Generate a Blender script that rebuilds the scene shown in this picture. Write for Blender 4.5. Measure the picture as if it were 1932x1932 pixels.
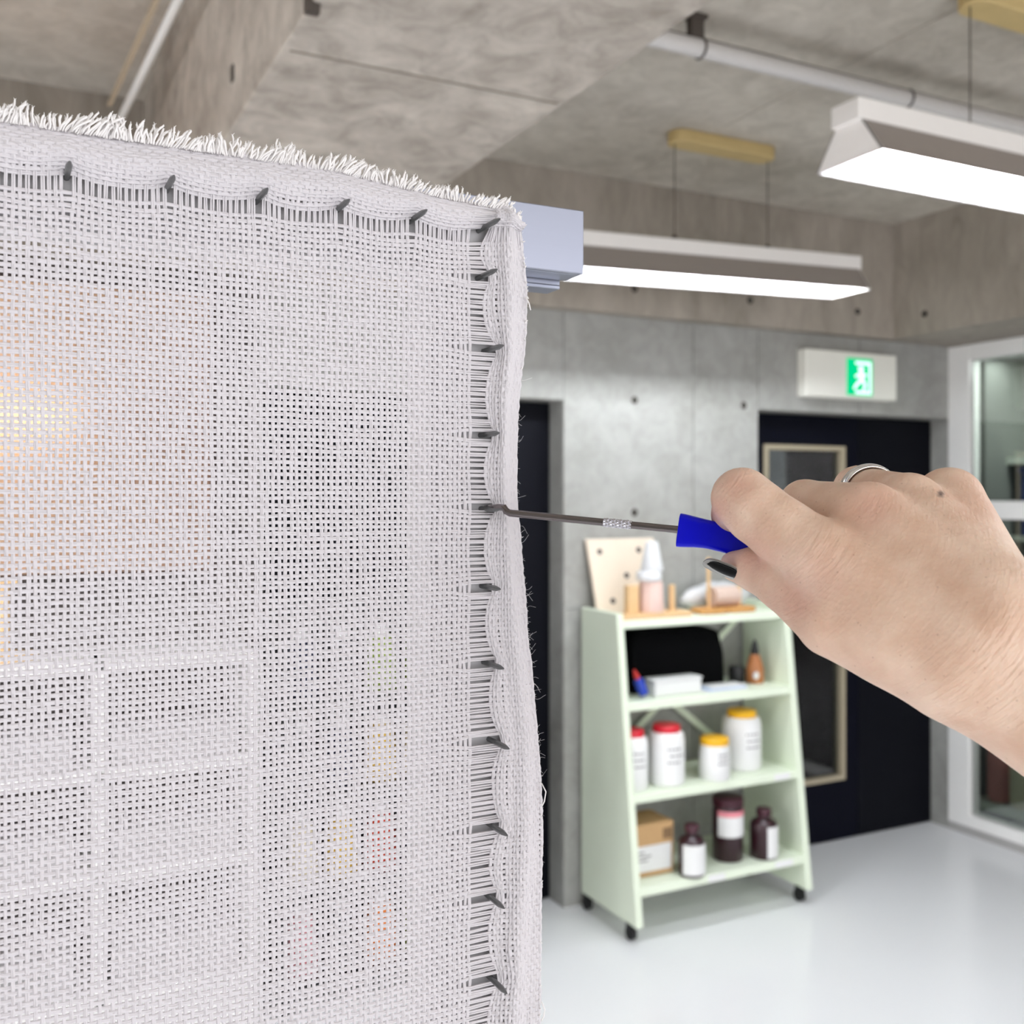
import bpy, math, random
import numpy as np
random.seed(7)
rng = np.random.default_rng(11)
for o in list(bpy.data.objects):
    bpy.data.objects.remove(o, do_unlink=True)
SC = bpy.context.scene
COL = SC.collection
PI = math.pi

# ------------------------------------------------------------------ camera
# room axes: X runs along the back wall, Y goes into it, Z is up; the camera stands at the origin
YAW = math.radians(26.74)
CA, SA = math.cos(YAW), math.sin(YAW)
EYE = 1.65
F, CX, HY = 1932.0, 966.0, 938.0          # focal length, centre column and horizon row for a 1932 px frame
cam_d = bpy.data.cameras.new('camera')
cam = bpy.data.objects.new('camera', cam_d)
COL.objects.link(cam)
cam.location = (0, 0, EYE)
cam.rotation_euler = (PI / 2, 0, -YAW)
cam_d.sensor_width = 36.0
cam_d.lens = 36.0
cam_d.shift_y = -(966 - HY) / 1932.0
cam_d.clip_start = 0.01
cam_d.dof.use_dof = True
cam_d.dof.focus_distance = 0.312
cam_d.dof.aperture_fstop = 19.0
SC.camera = cam
# ------------------------------------------------------------------ world, light, exposure
W = bpy.data.worlds.new('world')
SC.world = W
W.use_nodes = True
W.node_tree.nodes['Background'].inputs[0].default_value = (0.85, 0.92, 1.0, 1)
W.node_tree.nodes['Background'].inputs[1].default_value = 0.6
SC.view_settings.view_transform = 'Standard'
SC.view_settings.look = 'None'
SC.view_settings.gamma = 1.0
SC.view_settings.use_curve_mapping = False
SC.view_settings.exposure = 0.28
TUBE_POWER = 130.0        # emission of the fluorescent tubes
try:
    SC.cycles.use_denoising = True
    SC.cycles.max_bounces = 8
    SC.cycles.diffuse_bounces = 5
    SC.cycles.transparent_max_bounces = 12
    SC.cycles.sample_clamp_indirect = 4.0
    SC.cycles.caustics_reflective = False
    SC.cycles.caustics_refractive = False
except Exception:
    pass


def area_light(name, loc, rot, sx, sy, power, color):
    d = bpy.data.lights.new(name, 'AREA')
    d.shape = 'RECTANGLE'
    d.size, d.size_y = sx, sy
    d.energy = power
    d.color = color
    o = bpy.data.objects.new(name, d)
    COL.objects.link(o)
    o.location = loc
    o.rotation_euler = rot
    return o


# unseen fill lights added behind and left of the camera as daylight
area_light('added_fill_near', (1.4, -2.45, 1.55), (PI / 2, 0, 0), 5.0, 2.0, 92, (0.97, 0.97, 1.0))
area_light('added_fill_side', (-2.5, 1.9, 1.3), (PI / 2 - math.radians(32), 0, -PI / 2), 2.6, 1.5, 60, (0.97, 0.97, 1.0))


# ------------------------------------------------------------------ projection helpers (plan of the room)
def P(px, py, zc):
    xc = (px - CX) / F * zc
    return (CA * xc + SA * zc, -SA * xc + CA * zc, EYE + (HY - py) / F * zc)


def U(px, v):
    r = (px - CX) / F
    return v * (SA + CA * r) / (CA - SA * r)


def V(px, u):
    r = (px - CX) / F
    return u * (CA - SA * r) / (SA + CA * r)


def ZC(u, v):
    return SA * u + CA * v


def UZ(px, py, v):
    u = U(px, v)
    return u, EYE + (HY - py) / F * ZC(u, v)


# ------------------------------------------------------------------ materials
def lin(c):
    c = c / 255.0
    return c / 12.92 if c <= 0.04045 else ((c + 0.055) / 1.055) ** 2.4


def rgb(r, g, b):
    return (lin(r), lin(g), lin(b), 1.0)


def N(nt, typ, **kw):
    n = nt.nodes.new(typ)
    for k, val in kw.items():
        setattr(n, k, val)
    return n


def base_mat(name):
    m = bpy.data.materials.new(name)
    m.use_nodes = True
    nt = m.node_tree
    return m, nt, nt.nodes['Principled BSDF']


def mat(name, col, rough=0.5, metal=0.0, var=0.06, scale=30.0, bump=0.0, bscale=None, spec=0.5, trans=0.0, emit=0.0, ecol=None):
    m, nt, b = base_mat(name)
    tc = N(nt, 'ShaderNodeTexCoord')
    no = N(nt, 'ShaderNodeTexNoise')
    no.inputs['Scale'].default_value = scale
    no.inputs['Detail'].default_value = 4
    nt.links.new(tc.outputs['Object'], no.inputs['Vector'])
    hsv = N(nt, 'ShaderNodeHueSaturation')
    hsv.inputs['Color'].default_value = col
    mr = N(nt, 'ShaderNodeMapRange')
    mr.inputs['To Min'].default_value = 1 - var
    mr.inputs['To Max'].default_value = 1 + var
    nt.links.new(no.outputs['Fac'], mr.inputs['Value'])
    nt.links.new(mr.outputs['Result'], hsv.inputs['Value'])
    nt.links.new(hsv.outputs['Color'], b.inputs['Base Color'])
    b.inputs['Roughness'].default_value = rough
    b.inputs['Metallic'].default_value = metal
    b.inputs['Specular IOR Level'].default_value = spec
    b.inputs['Transmission Weight'].default_value = trans
    if emit > 0:
        b.inputs['Emission Color'].default_value = ecol or col
        b.inputs['Emission Strength'].default_value = emit
    if bump > 0:
        n2 = N(nt, 'ShaderNodeTexNoise')
        n2.inputs['Scale'].default_value = bscale or scale * 4
        n2.inputs['Detail'].default_value = 5
        nt.links.new(tc.outputs['Object'], n2.inputs['Vector'])
        bp = N(nt, 'ShaderNodeBump')
        bp.inputs['Strength'].default_value = bump
        bp.inputs['Distance'].default_value = 0.002
        nt.links.new(n2.outputs['Fac'], bp.inputs['Height'])
        nt.links.new(bp.outputs['Normal'], b.inputs['Normal'])
    return m


def concrete(name, dark, light, streak=0.0, rough=0.75):
    m, nt, b = base_mat(name)
    tc = N(nt, 'ShaderNodeTexCoord')
    mp = N(nt, 'ShaderNodeMapping')
    nt.links.new(tc.outputs['Object'], mp.inputs['Vector'])
    mp.inputs['Scale'].default_value = (1, 1, 1 if streak == 0 else 0.35)
    a = N(nt, 'ShaderNodeTexNoise')
    a.inputs['Scale'].default_value = 2.2
    a.inputs['Detail'].default_value = 6
    a.inputs['Roughness'].default_value = 0.62
    c = N(nt, 'ShaderNodeTexNoise')
    c.inputs['Scale'].default_value = 11.0
    c.inputs['Detail'].default_value = 7
    c.inputs['Roughness'].default_value = 0.7
    c.inputs['Distortion'].default_value = 0.7
    for t in (a, c):
        nt.links.new(mp.outputs['Vector'], t.inputs['Vector'])
    mx = N(nt, 'ShaderNodeMath', operation='MULTIPLY_ADD')
    mx.inputs[1].default_value = 0.55
    nt.links.new(c.outputs['Fac'], mx.inputs[0])
    hf = N(nt, 'ShaderNodeMath', operation='MULTIPLY')
    hf.inputs[1].default_value = 0.45
    nt.links.new(a.outputs['Fac'], hf.inputs[0])
    nt.links.new(hf.outputs[0], mx.inputs[2])
    cr = N(nt, 'ShaderNodeValToRGB')
    cr.color_ramp.elements[0].position = 0.36
    cr.color_ramp.elements[0].color = dark
    cr.color_ramp.elements[1].position = 0.64
    cr.color_ramp.elements[1].color = light
    nt.links.new(mx.outputs[0], cr.inputs['Fac'])
    nt.links.new(cr.outputs['Color'], b.inputs['Base Color'])
    b.inputs['Roughness'].default_value = rough
    b.inputs['Specular IOR Level'].default_value = 0.3
    bp = N(nt, 'ShaderNodeBump')
    bp.inputs['Strength'].default_value = 0.25
    bp.inputs['Distance'].default_value = 0.004
    nt.links.new(c.outputs['Fac'], bp.inputs['Height'])
    nt.links.new(bp.outputs['Normal'], b.inputs['Normal'])
    return m


def glass_mat(name, tint=(0.9, 0.95, 0.93, 1), refl=0.12):
    m = bpy.data.materials.new(name)
    m.use_nodes = True
    nt = m.node_tree
    nt.nodes.clear()
    out = N(nt, 'ShaderNodeOutputMaterial')
    tr = N(nt, 'ShaderNodeBsdfTransparent')
    tr.inputs['Color'].default_value = tint
    gl = N(nt, 'ShaderNodeBsdfGlossy')
    gl.inputs['Roughness'].default_value = 0.02
    fr = N(nt, 'ShaderNodeFresnel')
    fr.inputs['IOR'].default_value = 1.5
    ad = N(nt, 'ShaderNodeMath', operation='ADD')
    ad.use_clamp = True
    ad.inputs[1].default_value = refl
    mx = N(nt, 'ShaderNodeMixShader')
    nt.links.new(fr.outputs['Fac'], ad.inputs[0])
    nt.links.new(ad.outputs[0], mx.inputs['Fac'])
    nt.links.new(tr.outputs[0], mx.inputs[1])
    nt.links.new(gl.outputs[0], mx.inputs[2])
    nt.links.new(mx.outputs[0], out.inputs['Surface'])
    return m


def emission_mat(name, col, strength):
    m = bpy.data.materials.new(name)
    m.use_nodes = True
    nt = m.node_tree
    nt.nodes.clear()
    out = N(nt, 'ShaderNodeOutputMaterial')
    e = N(nt, 'ShaderNodeEmission')
    e.inputs['Color'].default_value = col
    e.inputs['Strength'].default_value = strength
    nt.links.new(e.outputs[0], out.inputs['Surface'])
    return m


def cotton_mat(name, col, trans=0.35):
    m, nt, b = base_mat(name)
    tc = N(nt, 'ShaderNodeTexCoord')
    no = N(nt, 'ShaderNodeTexNoise')
    no.inputs['Scale'].default_value = 900
    no.inputs['Detail'].default_value = 3
    nt.links.new(tc.outputs['Object'], no.inputs['Vector'])
    bp = N(nt, 'ShaderNodeBump')
    bp.inputs['Strength'].default_value = 0.35
    bp.inputs['Distance'].default_value = 0.0003
    nt.links.new(no.outputs['Fac'], bp.inputs['Height'])
    nt.links.new(bp.outputs['Normal'], b.inputs['Normal'])
    b.inputs['Base Color'].default_value = col
    b.inputs['Roughness'].default_value = 1.0
    b.inputs['Specular IOR Level'].default_value = 0.04
    t = N(nt, 'ShaderNodeBsdfTranslucent')
    t.inputs['Color'].default_value = col
    mx = N(nt, 'ShaderNodeMixShader')
    mx.inputs['Fac'].default_value = trans
    out = nt.nodes['Material Output']
    nt.links.new(b.outputs[0], mx.inputs[1])
    nt.links.new(t.outputs[0], mx.inputs[2])
    nt.links.new(mx.outputs[0], out.inputs['Surface'])
    return m


def skin_mat():
    m, nt, b = base_mat('skin')
    tc = N(nt, 'ShaderNodeTexCoord')
    at = N(nt, 'ShaderNodeAttribute')
    at.attribute_name = 'redness'
    n1 = N(nt, 'ShaderNodeTexNoise')
    n1.inputs['Scale'].default_value = 70
    n1.inputs['Detail'].default_value = 5
    nt.links.new(tc.outputs['Object'], n1.inputs['Vector'])
    cr = N(nt, 'ShaderNodeValToRGB')
    cr.color_ramp.elements[0].position = 0.33
    cr.color_ramp.elements[0].color = rgb(217, 182, 158)
    cr.color_ramp.elements[1].position = 0.67
    cr.color_ramp.elements[1].color = rgb(236, 209, 188)
    nt.links.new(n1.outputs['Fac'], cr.inputs['Fac'])
    mx = N(nt, 'ShaderNodeMix', data_type='RGBA')
    mx.inputs['B'].default_value = rgb(216, 164, 148)
    nt.links.new(at.outputs['Fac'], mx.inputs['Factor'])
    nt.links.new(cr.outputs['Color'], mx.inputs['A'])
    # pores and tiny dark hairs
    vo = N(nt, 'ShaderNodeTexVoronoi')
    vo.inputs['Scale'].default_value = 330
    nt.links.new(tc.outputs['Object'], vo.inputs['Vector'])
    lt = N(nt, 'ShaderNodeMath', operation='LESS_THAN')
    lt.inputs[1].default_value = 0.085
    nt.links.new(vo.outputs['Distance'], lt.inputs[0])
    sc = N(nt, 'ShaderNodeMath', operation='MULTIPLY')
    sc.inputs[1].default_value = 0.35
    nt.links.new(lt.outputs[0], sc.inputs[0])
    mx2 = N(nt, 'ShaderNodeMix', data_type='RGBA')
    mx2.inputs['B'].default_value = rgb(164, 126, 106)
    nt.links.new(sc.outputs[0], mx2.inputs['Factor'])
    nt.links.new(mx.outputs['Result'], mx2.inputs['A'])
    # mole
    am = N(nt, 'ShaderNodeAttribute')
    am.attribute_name = 'mole'
    mx3 = N(nt, 'ShaderNodeMix', data_type='RGBA')
    mx3.inputs['B'].default_value = rgb(96, 78, 74)
    nt.links.new(am.outputs['Fac'], mx3.inputs['Factor'])
    nt.links.new(mx2.outputs['Result'], mx3.inputs['A'])
    nt.links.new(mx3.outputs['Result'], b.inputs['Base Color'])
    b.inputs['Roughness'].default_value = 0.46
    b.inputs['Specular IOR Level'].default_value = 0.4
    b.inputs['Subsurface Weight'].default_value = 0.25
    b.inputs['Subsurface Radius'].default_value = (1.0, 0.4, 0.25)
    b.inputs['Subsurface Scale'].default_value = 0.002
    # fine creases: parallel lines across the wrist, denser wrinkles at the knuckles
    cx_ = N(nt, 'ShaderNodeCombineXYZ')
    for slot, vec, k_ in (('X', (0.70, -0.35, -0.62), 1050.0), ('Y', (0.553, -0.277, 0.786), 130.0), ('Z', (0.45, 0.893, 0.0), 130.0)):
        nv = N(nt, 'ShaderNodeVectorMath', operation='DOT_PRODUCT')
        nv.inputs[1].default_value = tuple(q * k_ for q in vec)
        nt.links.new(tc.outputs['Object'], nv.inputs[0])
        nt.links.new(nv.outputs['Value'], cx_.inputs[slot])
    si = N(nt, 'ShaderNodeTexNoise')
    si.inputs['Scale'].default_value = 1.0
    si.inputs['Detail'].default_value = 2
    si.inputs['Distortion'].default_value = 0.4
    nt.links.new(cx_.outputs[0], si.inputs['Vector'])
    wr = N(nt, 'ShaderNodeAttribute')
    wr.attribute_name = 'crease'
    mw = N(nt, 'ShaderNodeMath', operation='MULTIPLY')
    nt.links.new(si.outputs['Fac'], mw.inputs[0])
    nt.links.new(wr.outputs['Fac'], mw.inputs[1])
    n2 = N(nt, 'ShaderNodeTexVoronoi')
    n2.inputs['Scale'].default_value = 900
    nt.links.new(tc.outputs['Object'], n2.inputs['Vector'])
    ad = N(nt, 'ShaderNodeMath', operation='MULTIPLY_ADD')
    ad.inputs[1].default_value = 0.10
    nt.links.new(n2.outputs['Distance'], ad.inputs[0])
    nt.links.new(mw.outputs[0], ad.inputs[2])
    bp = N(nt, 'ShaderNodeBump')
    bp.inputs['Strength'].default_value = 0.5
    bp.inputs['Distance'].default_value = 0.0020
    nt.links.new(ad.outputs[0], bp.inputs['Height'])
    nt.links.new(bp.outputs['Normal'], b.inputs['Normal'])
    return m


def brushed(name, col, rough=0.35, axis_scale=(3, 60, 900)):
    m, nt, b = base_mat(name)
    tc = N(nt, 'ShaderNodeTexCoord')
    mp = N(nt, 'ShaderNodeMapping')
    mp.inputs['Scale'].default_value = axis_scale
    nt.links.new(tc.outputs['Object'], mp.inputs['Vector'])
    no = N(nt, 'ShaderNodeTexNoise')
    no.inputs['Scale'].default_value = 3
    no.inputs['Detail'].default_value = 4
    nt.links.new(mp.outputs['Vector'], no.inputs['Vector'])
    mr = N(nt, 'ShaderNodeMapRange')
    mr.inputs['To Min'].default_value = rough - 0.08
    mr.inputs['To Max'].default_value = rough + 0.1
    nt.links.new(no.outputs['Fac'], mr.inputs['Value'])
    nt.links.new(mr.outputs['Result'], b.inputs['Roughness'])
    b.inputs['Base Color'].default_value = col
    b.inputs['Metallic'].default_value = 0.75
    return m


M = {}
M['ceiling'] = concrete('ceiling_concrete', rgb(170, 163, 152), rgb(212, 205, 194))
M['beam'] = concrete('beam_concrete', rgb(134, 126, 117), rgb(202, 194, 184))
M['wall'] = concrete('wall_concrete', rgb(146, 145, 140), rgb(174, 174, 170), rough=0.55)
M['wallup'] = concrete('upper_wall_concrete', rgb(146, 138, 128), rgb(180, 171, 160), streak=1)
M['seam'] = mat('seam_brown', rgb(126, 118, 108), 0.9)
M['hole'] = mat('hole_dark', rgb(70, 66, 62), 0.9)
M['plaster'] = mat('plaster', rgb(205, 203, 198), 0.8, bump=0.1)
M['floor'] = mat('white_floor', rgb(240, 241, 243), 0.2, var=0.02, scale=1.5, spec=0.4)
M['black'] = mat('black_door_paint', rgb(5, 6, 14), 0.6, spec=0.12)
M['navy'] = mat('navy_door_paint', rgb(4, 5, 18), 0.6, spec=0.1)
M['beige_trim'] = mat('beige_trim', rgb(178, 166, 142), 0.5)
M['steel'] = mat('steel', rgb(170, 170, 172), 0.3, metal=0.9)
M['white_paint'] = mat('white_paint', rgb(247, 246, 244), 0.45, var=0.02)
M['lamp_white'] = mat('lamp_white_enamel', rgb(246, 243, 240), 0.4, var=0.02)
M['lamp_side'] = mat('lamp_reflector_outside', rgb(150, 142, 136), 0.5, var=0.03)
M['lamp_in'] = mat('lamp_reflector_inside', rgb(246, 247, 250), 0.3, var=0.01)
M['tube'] = emission_mat('fluorescent_tube', (0.90, 0.95, 1.0, 1), TUBE_POWER)
M['wood_plate'] = mat('pale_wood_plate', rgb(206, 182, 128), 0.6, scale=20, var=0.1)
M['wire'] = mat('dark_wire', rgb(90, 82, 74), 0.6)
M['pipe'] = mat('pale_grey_pipe', rgb(205, 202, 200), 0.4, var=0.03)
M['pipe_dark'] = mat('pipe_bracket', rgb(72, 64, 58), 0.6)
M['glass'] = glass_mat('clear_glass')
M['glass_dark'] = glass_mat('door_glass', (0.75, 0.8, 0.8, 1), 0.06)
M['green'] = mat('pale_green_paint', rgb(228, 237, 217), 0.45, var=0.03, scale=8)
M['rubber'] = mat('black_rubber', rgb(14, 14, 16), 0.5)
M['alu'] = brushed('brushed_aluminium', rgb(150, 154, 168))
M['frame'] = mat('grey_painted_frame', rgb(176, 175, 176), 0.5, var=0.04)
M['nail'] = mat('dark_steel_nail', rgb(118, 120, 120), 0.38, metal=0.8, var=0.15, scale=800)
M['cotton'] = cotton_mat('white_cotton', rgb(240, 237, 240), 0.32)
M['cotton_lit'] = cotton_mat('lit_white_cotton', rgb(255, 253, 252), 0.25)  # whiter copy of the cotton; overhead lamp light put into the colour
M['chrome'] = mat('polished_steel', rgb(122, 116, 116), 0.09, metal=1.0, var=0.02)
M['knurl'] = mat('knurled_steel', rgb(205, 205, 212), 0.22, metal=1.0, var=0.05)
M['blue'] = mat('glossy_blue_plastic', rgb(0, 4, 205), 0.28, var=0.04, scale=60, spec=0.3)
M['skin'] = skin_mat()
M['nailblack'] = mat('black_nail_polish', rgb(4, 4, 4), 0.3, spec=0.12)
M['nailclear'] = mat('clear_nail_tip', rgb(150, 150, 146), 0.1, spec=0.6)
M['nailpink'] = mat('bare_nail', rgb(206, 158, 150), 0.25)
M['silver'] = mat('silver', rgb(232, 232, 232), 0.14, metal=1.0, var=0.02)


# ------------------------------------------------------------------ mesh builder
class MB:
    def __init__(s):
        s.v, s.f, s.mi = [], [], []

    def add(s, vs, fs, mi=0):
        n = len(s.v)
        s.v += [tuple(p) for p in vs]
        s.f += [tuple(i + n for i in f) for f in fs]
        s.mi += [mi] * len(fs)
        return s

    def box(s, x0, x1, y0, y1, z0, z1, mi=0):
        vs = [(x, y, z) for z in (z0, z1) for y in (y0, y1) for x in (x0, x1)]
        fs = [(0, 2, 3, 1), (4, 5, 7, 6), (0, 1, 5, 4), (2, 6, 7, 3), (0, 4, 6, 2), (1, 3, 7, 5)]
        return s.add(vs, fs, mi)

    def prism(s, poly, d, mi=0):
        """poly: list of 3-D points (a flat outline), d: extrusion vector"""
        n = len(poly)
        vs = list(poly) + [tuple(p[k] + d[k] for k in range(3)) for p in poly]
        fs = [tuple(range(n))[::-1], tuple(range(n, 2 * n))]
        fs += [(i, (i + 1) % n, n + (i + 1) % n, n + i) for i in range(n)]
        return s.add(vs, fs, mi)

    def tube(s, pts, rad, seg=10, mi=0, cap=True):
        pts = [np.array(p, float) for p in pts]
        n = len(pts)
        rad = [rad] * n if np.isscalar(rad) else list(rad)
        ref = None
        vs, fs = [], []
        for i in range(n):
            t = pts[min(i + 1, n - 1)] - pts[max(i - 1, 0)]
            t /= (np.linalg.norm(t) + 1e-12)
            if ref is None:
                ref = np.cross(t, (0, 0, 1)) if abs(t[2]) < 0.9 else np.cross(t, (1, 0, 0))
            ref = ref - t * np.dot(ref, t)
            ref /= (np.linalg.norm(ref) + 1e-12)
            b = np.cross(t, ref)
            for k in range(seg):
                a = 2 * PI * k / seg
                vs.append(tuple(pts[i] + rad[i] * (math.cos(a) * ref + math.sin(a) * b)))
        for i in range(n - 1):
            for k in range(seg):
                k2 = (k + 1) % seg
                fs.append((i * seg + k, i * seg + k2, (i + 1) * seg + k2, (i + 1) * seg + k))
        if cap:
            fs.append(tuple(range(seg))[::-1])
            fs.append(tuple((n - 1) * seg + k for k in range(seg)))
        return s.add(vs, fs, mi)

    def lathe(s, cx, cy, prof, seg=20, mi=0):
        """prof: list of (radius, z)"""
        vs, fs = [], []
        for r, z in prof:
            for k in range(seg):
                a = 2 * PI * k / seg
                vs.append((cx + r * math.cos(a), cy + r * math.sin(a), z))
        n = len(prof)
        for i in range(n - 1):
            for k in range(seg):
                k2 = (k + 1) % seg
                fs.append((i * seg + k, i * seg + k2, (i + 1) * seg + k2, (i + 1) * seg + k))
        fs.append(tuple(range(seg))[::-1])
        fs.append(tuple((n - 1) * seg + k for k in range(seg)))
        return s.add(vs, fs, mi)

    def build(s, name, mats, parent=None, bevel=0.0, smooth=False, **tags):
        me = bpy.data.meshes.new(name)
        org = np.zeros(3)
        if parent is not None:
            org = np.array(WORLD[parent.name])
        elif len(s.v):
            a = np.array(s.v)
            org = np.array([(a[:, 0].min() + a[:, 0].max()) / 2, (a[:, 1].min() + a[:, 1].max()) / 2, a[:, 2].min()])
        me.from_pydata([tuple(np.array(p) - org) for p in s.v], [], s.f)
        if not isinstance(mats, (list, tuple)):
            mats = [mats]
        for m in mats:
            me.materials.append(m)
        if len(mats) > 1:
            me.polygons.foreach_set('material_index', s.mi)
        if smooth:
            me.polygons.foreach_set('use_smooth', [True] * len(me.polygons))
        me.update()
        o = bpy.data.objects.new(name, me)
        COL.objects.link(o)
        if parent is not None:
            o.parent = parent
            WORLD[o.name] = WORLD[parent.name]
        else:
            o.location = tuple(org)
            WORLD[o.name] = tuple(org)
        if smooth == 'auto':
            md = o.modifiers.new('edge', 'EDGE_SPLIT')
            md.split_angle = math.radians(40)
        if bevel > 0:
            md = o.modifiers.new('bevel', 'BEVEL')
            md.width = bevel
            md.segments = 2
            md.limit_method = 'ANGLE'
        tag(o, **tags)
        return o


WORLD = {}


def tag(o, label=None, cat=None, group=None, kind=None):
    if label:
        o['label'] = label
    if cat:
        o['category'] = cat
    if group:
        o['group'] = group
    if kind:
        o['kind'] = kind
    return o


def thing(name, loc, label, cat, group=None, kind=None):
    o = bpy.data.objects.new(name, None)
    o.empty_display_size = 0.05
    COL.objects.link(o)
    o.location = loc
    WORLD[o.name] = tuple(loc)
    return tag(o, label, cat, group, kind)


def copy_tree(o, delta):
    """a copy of a thing with copies of its parts and sub-parts"""
    c = o.copy()
    COL.objects.link(c)
    c.location = tuple(o.location[k] + delta[k] for k in range(3))
    for ch in o.children:
        d = ch.copy()
        COL.objects.link(d)
        d.parent = c
        for g in ch.children:
            e = g.copy()
            COL.objects.link(e)
            e.parent = d
    return c


# ------------------------------------------------------------------ the room
CEIL = 2.94
BEAM_Z = 2.40
VB = 3.58            # face of the back wall
VD = 3.69            # face of the doors in their recesses
UR = 4.245           # plane of the glazed right wall
D1 = (0.83, 2.035)   # doorway 1
D2 = (3.031, UR)     # doorway 2
DOOR_H = 2.04

floor = MB().box(-2.6, 5.2, -2.6, 5.6, -0.1, 0).build('floor', M['floor'], label='glossy white floor of the room', cat='floor', kind='structure')

ceil = MB().box(-2.6, 5.2, -2.6, 3.9, CEIL + 0.012, CEIL + 0.15).build('ceiling', M['ceiling'], label='bare grey concrete ceiling with formwork joints', cat='ceiling', kind='structure')
us = [-2.6, -1.335, -0.435, 0.465, 1.365, 2.265, 3.165, 3.80]
vs_ = [-2.6, -1.9, -0.1, 1.7, 3.52]
for i in range(len(us) - 1):
    for j in range(len(vs_) - 1):
        MB().box(us[i] + 0.002, us[i + 1] - 0.002, vs_[j] + 0.002, vs_[j + 1] - 0.002, CEIL, CEIL + 0.014).build('panel', M['ceiling'], ceil)

# back wall: core with two doorways, formwork panels on its face
wb = MB()
wb.box(-2.6, D1[0], VB + 0.012, 3.85, 0, BEAM_Z)
wb.box(D1[0], D1[1], VB + 0.012, 3.85, DOOR_H, BEAM_Z)
wb.box(D1[1], D2[0], VB + 0.012, 3.85, 0, BEAM_Z)
wb.box(D2[0], UR, VB + 0.012, 3.85, DOOR_H, BEAM_Z)
wb.box(UR, UR + 0.95, VB, 3.85, 0, BEAM_Z)
wall_back = wb.build('wall_back', M['wall'], label='grey concrete back wall with formwork joints and tie holes', cat='wall', kind='structure')
g = 0.0016
pan = []
for a, b in ((-2.6, -1.6), (-1.6, -0.99), (-0.99, -0.38), (-0.38, 0.23), (0.23, 0.83)):
    pan += [(a, b, 0, 1.2), (a, b, 1.2, 2.4)]
pan += [(0.83, 1.45, DOOR_H, 2.4), (1.45, 2.035, DOOR_H, 2.4)]
pan += [(2.035, 2.676, 0, 1.2), (2.035, 2.676, 1.2, 2.4), (2.676, 3.031, 0, 1.2), (2.676, 3.031, 1.2, 2.4)]
pan += [(3.031, 3.64, DOOR_H, 2.4), (3.64, UR, DOOR_H, 2.4)]
for a, b, z0, z1 in pan:
    MB().box(a + g, b - g, VB, VB + 0.016, z0 + (g if z0 > 0 else 0), z1 - g).build('panel', M['wall'], wall_back)


def tie_hole(parent, x, y, z, axis):
    m = MB()
    r = 0.016
    ring, inner = [], []
    for k in range(14):
        a = 2 * PI * k / 14
        for lst, rr, d in ((ring, r, 0.0015), (inner, r * 0.45, -0.0)):
            c, s_ = math.cos(a) * rr, math.sin(a) * rr
            lst.append((x + c, y - d, z + s_) if axis == 'y' else (x - d, y + c, z + s_))
    n = 14
    m.add(ring + inner, [(k, (k + 1) % n, n + (k + 1) % n, n + k) for k in range(n)] + [tuple(range(n, 2 * n))[::-1]])
    m.build('tie_hole', M['hole'], parent)


for px, py in ((1197, 755), (1403, 765), (1197, 967)):
    u, z = UZ(px, py, VB)
    tie_hole(wall_back, u, VB, z, 'y')
for u in (-0.68, -0.07, 0.53):
    for z in (0.65, 1.12, 1.586, 2.054):
        tie_hole(wall_back, u, VB, z, 'y')

# beams
beam_back = MB().box(-2.6, 3.80, 3.52, 3.85, BEAM_Z, CEIL + 0.05).build('beam', M['wallup'], label='concrete beam above the doors along the back wall', cat='beam', kind='structure')
for px, py in ((1197, 545), (1415, 567), (1618, 588)):
    u, z = UZ(px, py, 3.52)
    tie_hole(beam_back, u, 3.52, z, 'y')
beam_right = MB().box(3.80, UR + 0.95, -2.6, 3.85, BEAM_Z, CEIL + 0.05).build('beam', M['wallup'], label='concrete beam above the glazed wall on the right', cat='beam', kind='structure')
vv = V(1745, 3.80)
tie_hole(beam_right, 3.80, vv, EYE + (HY - 592) / F * ZC(3.8, vv), 'x')
beam_mid = MB().box(0.427, 0.969, -2.6, 3.52, BEAM_Z, CEIL + 0.05).build('beam', M['beam'], bevel=0.006, label='wide concrete ceiling beam running over the stretched cloth towards the back wall', cat='beam', kind='structure')
# slot cast in the flank of the wide beam, small steel clip at its edge
MB().box(0.4235, 0.429, 2.088, 2.106, 2.488, 2.52).build('cast_slot', M['hole'], beam_mid)
MB().box(0.418, 0.44, 1.52, 1.535, 2.385, 2.425).build('edge_clip', M['pipe_dark'], beam_mid)
for v in (0.2, 1.7, 2.9):
    MB().box(0.44, 0.956, v, v + 0.006, BEAM_Z - 0.0012, BEAM_Z + 0.01).build('formwork_seam', M['seam'], beam_mid)

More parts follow.
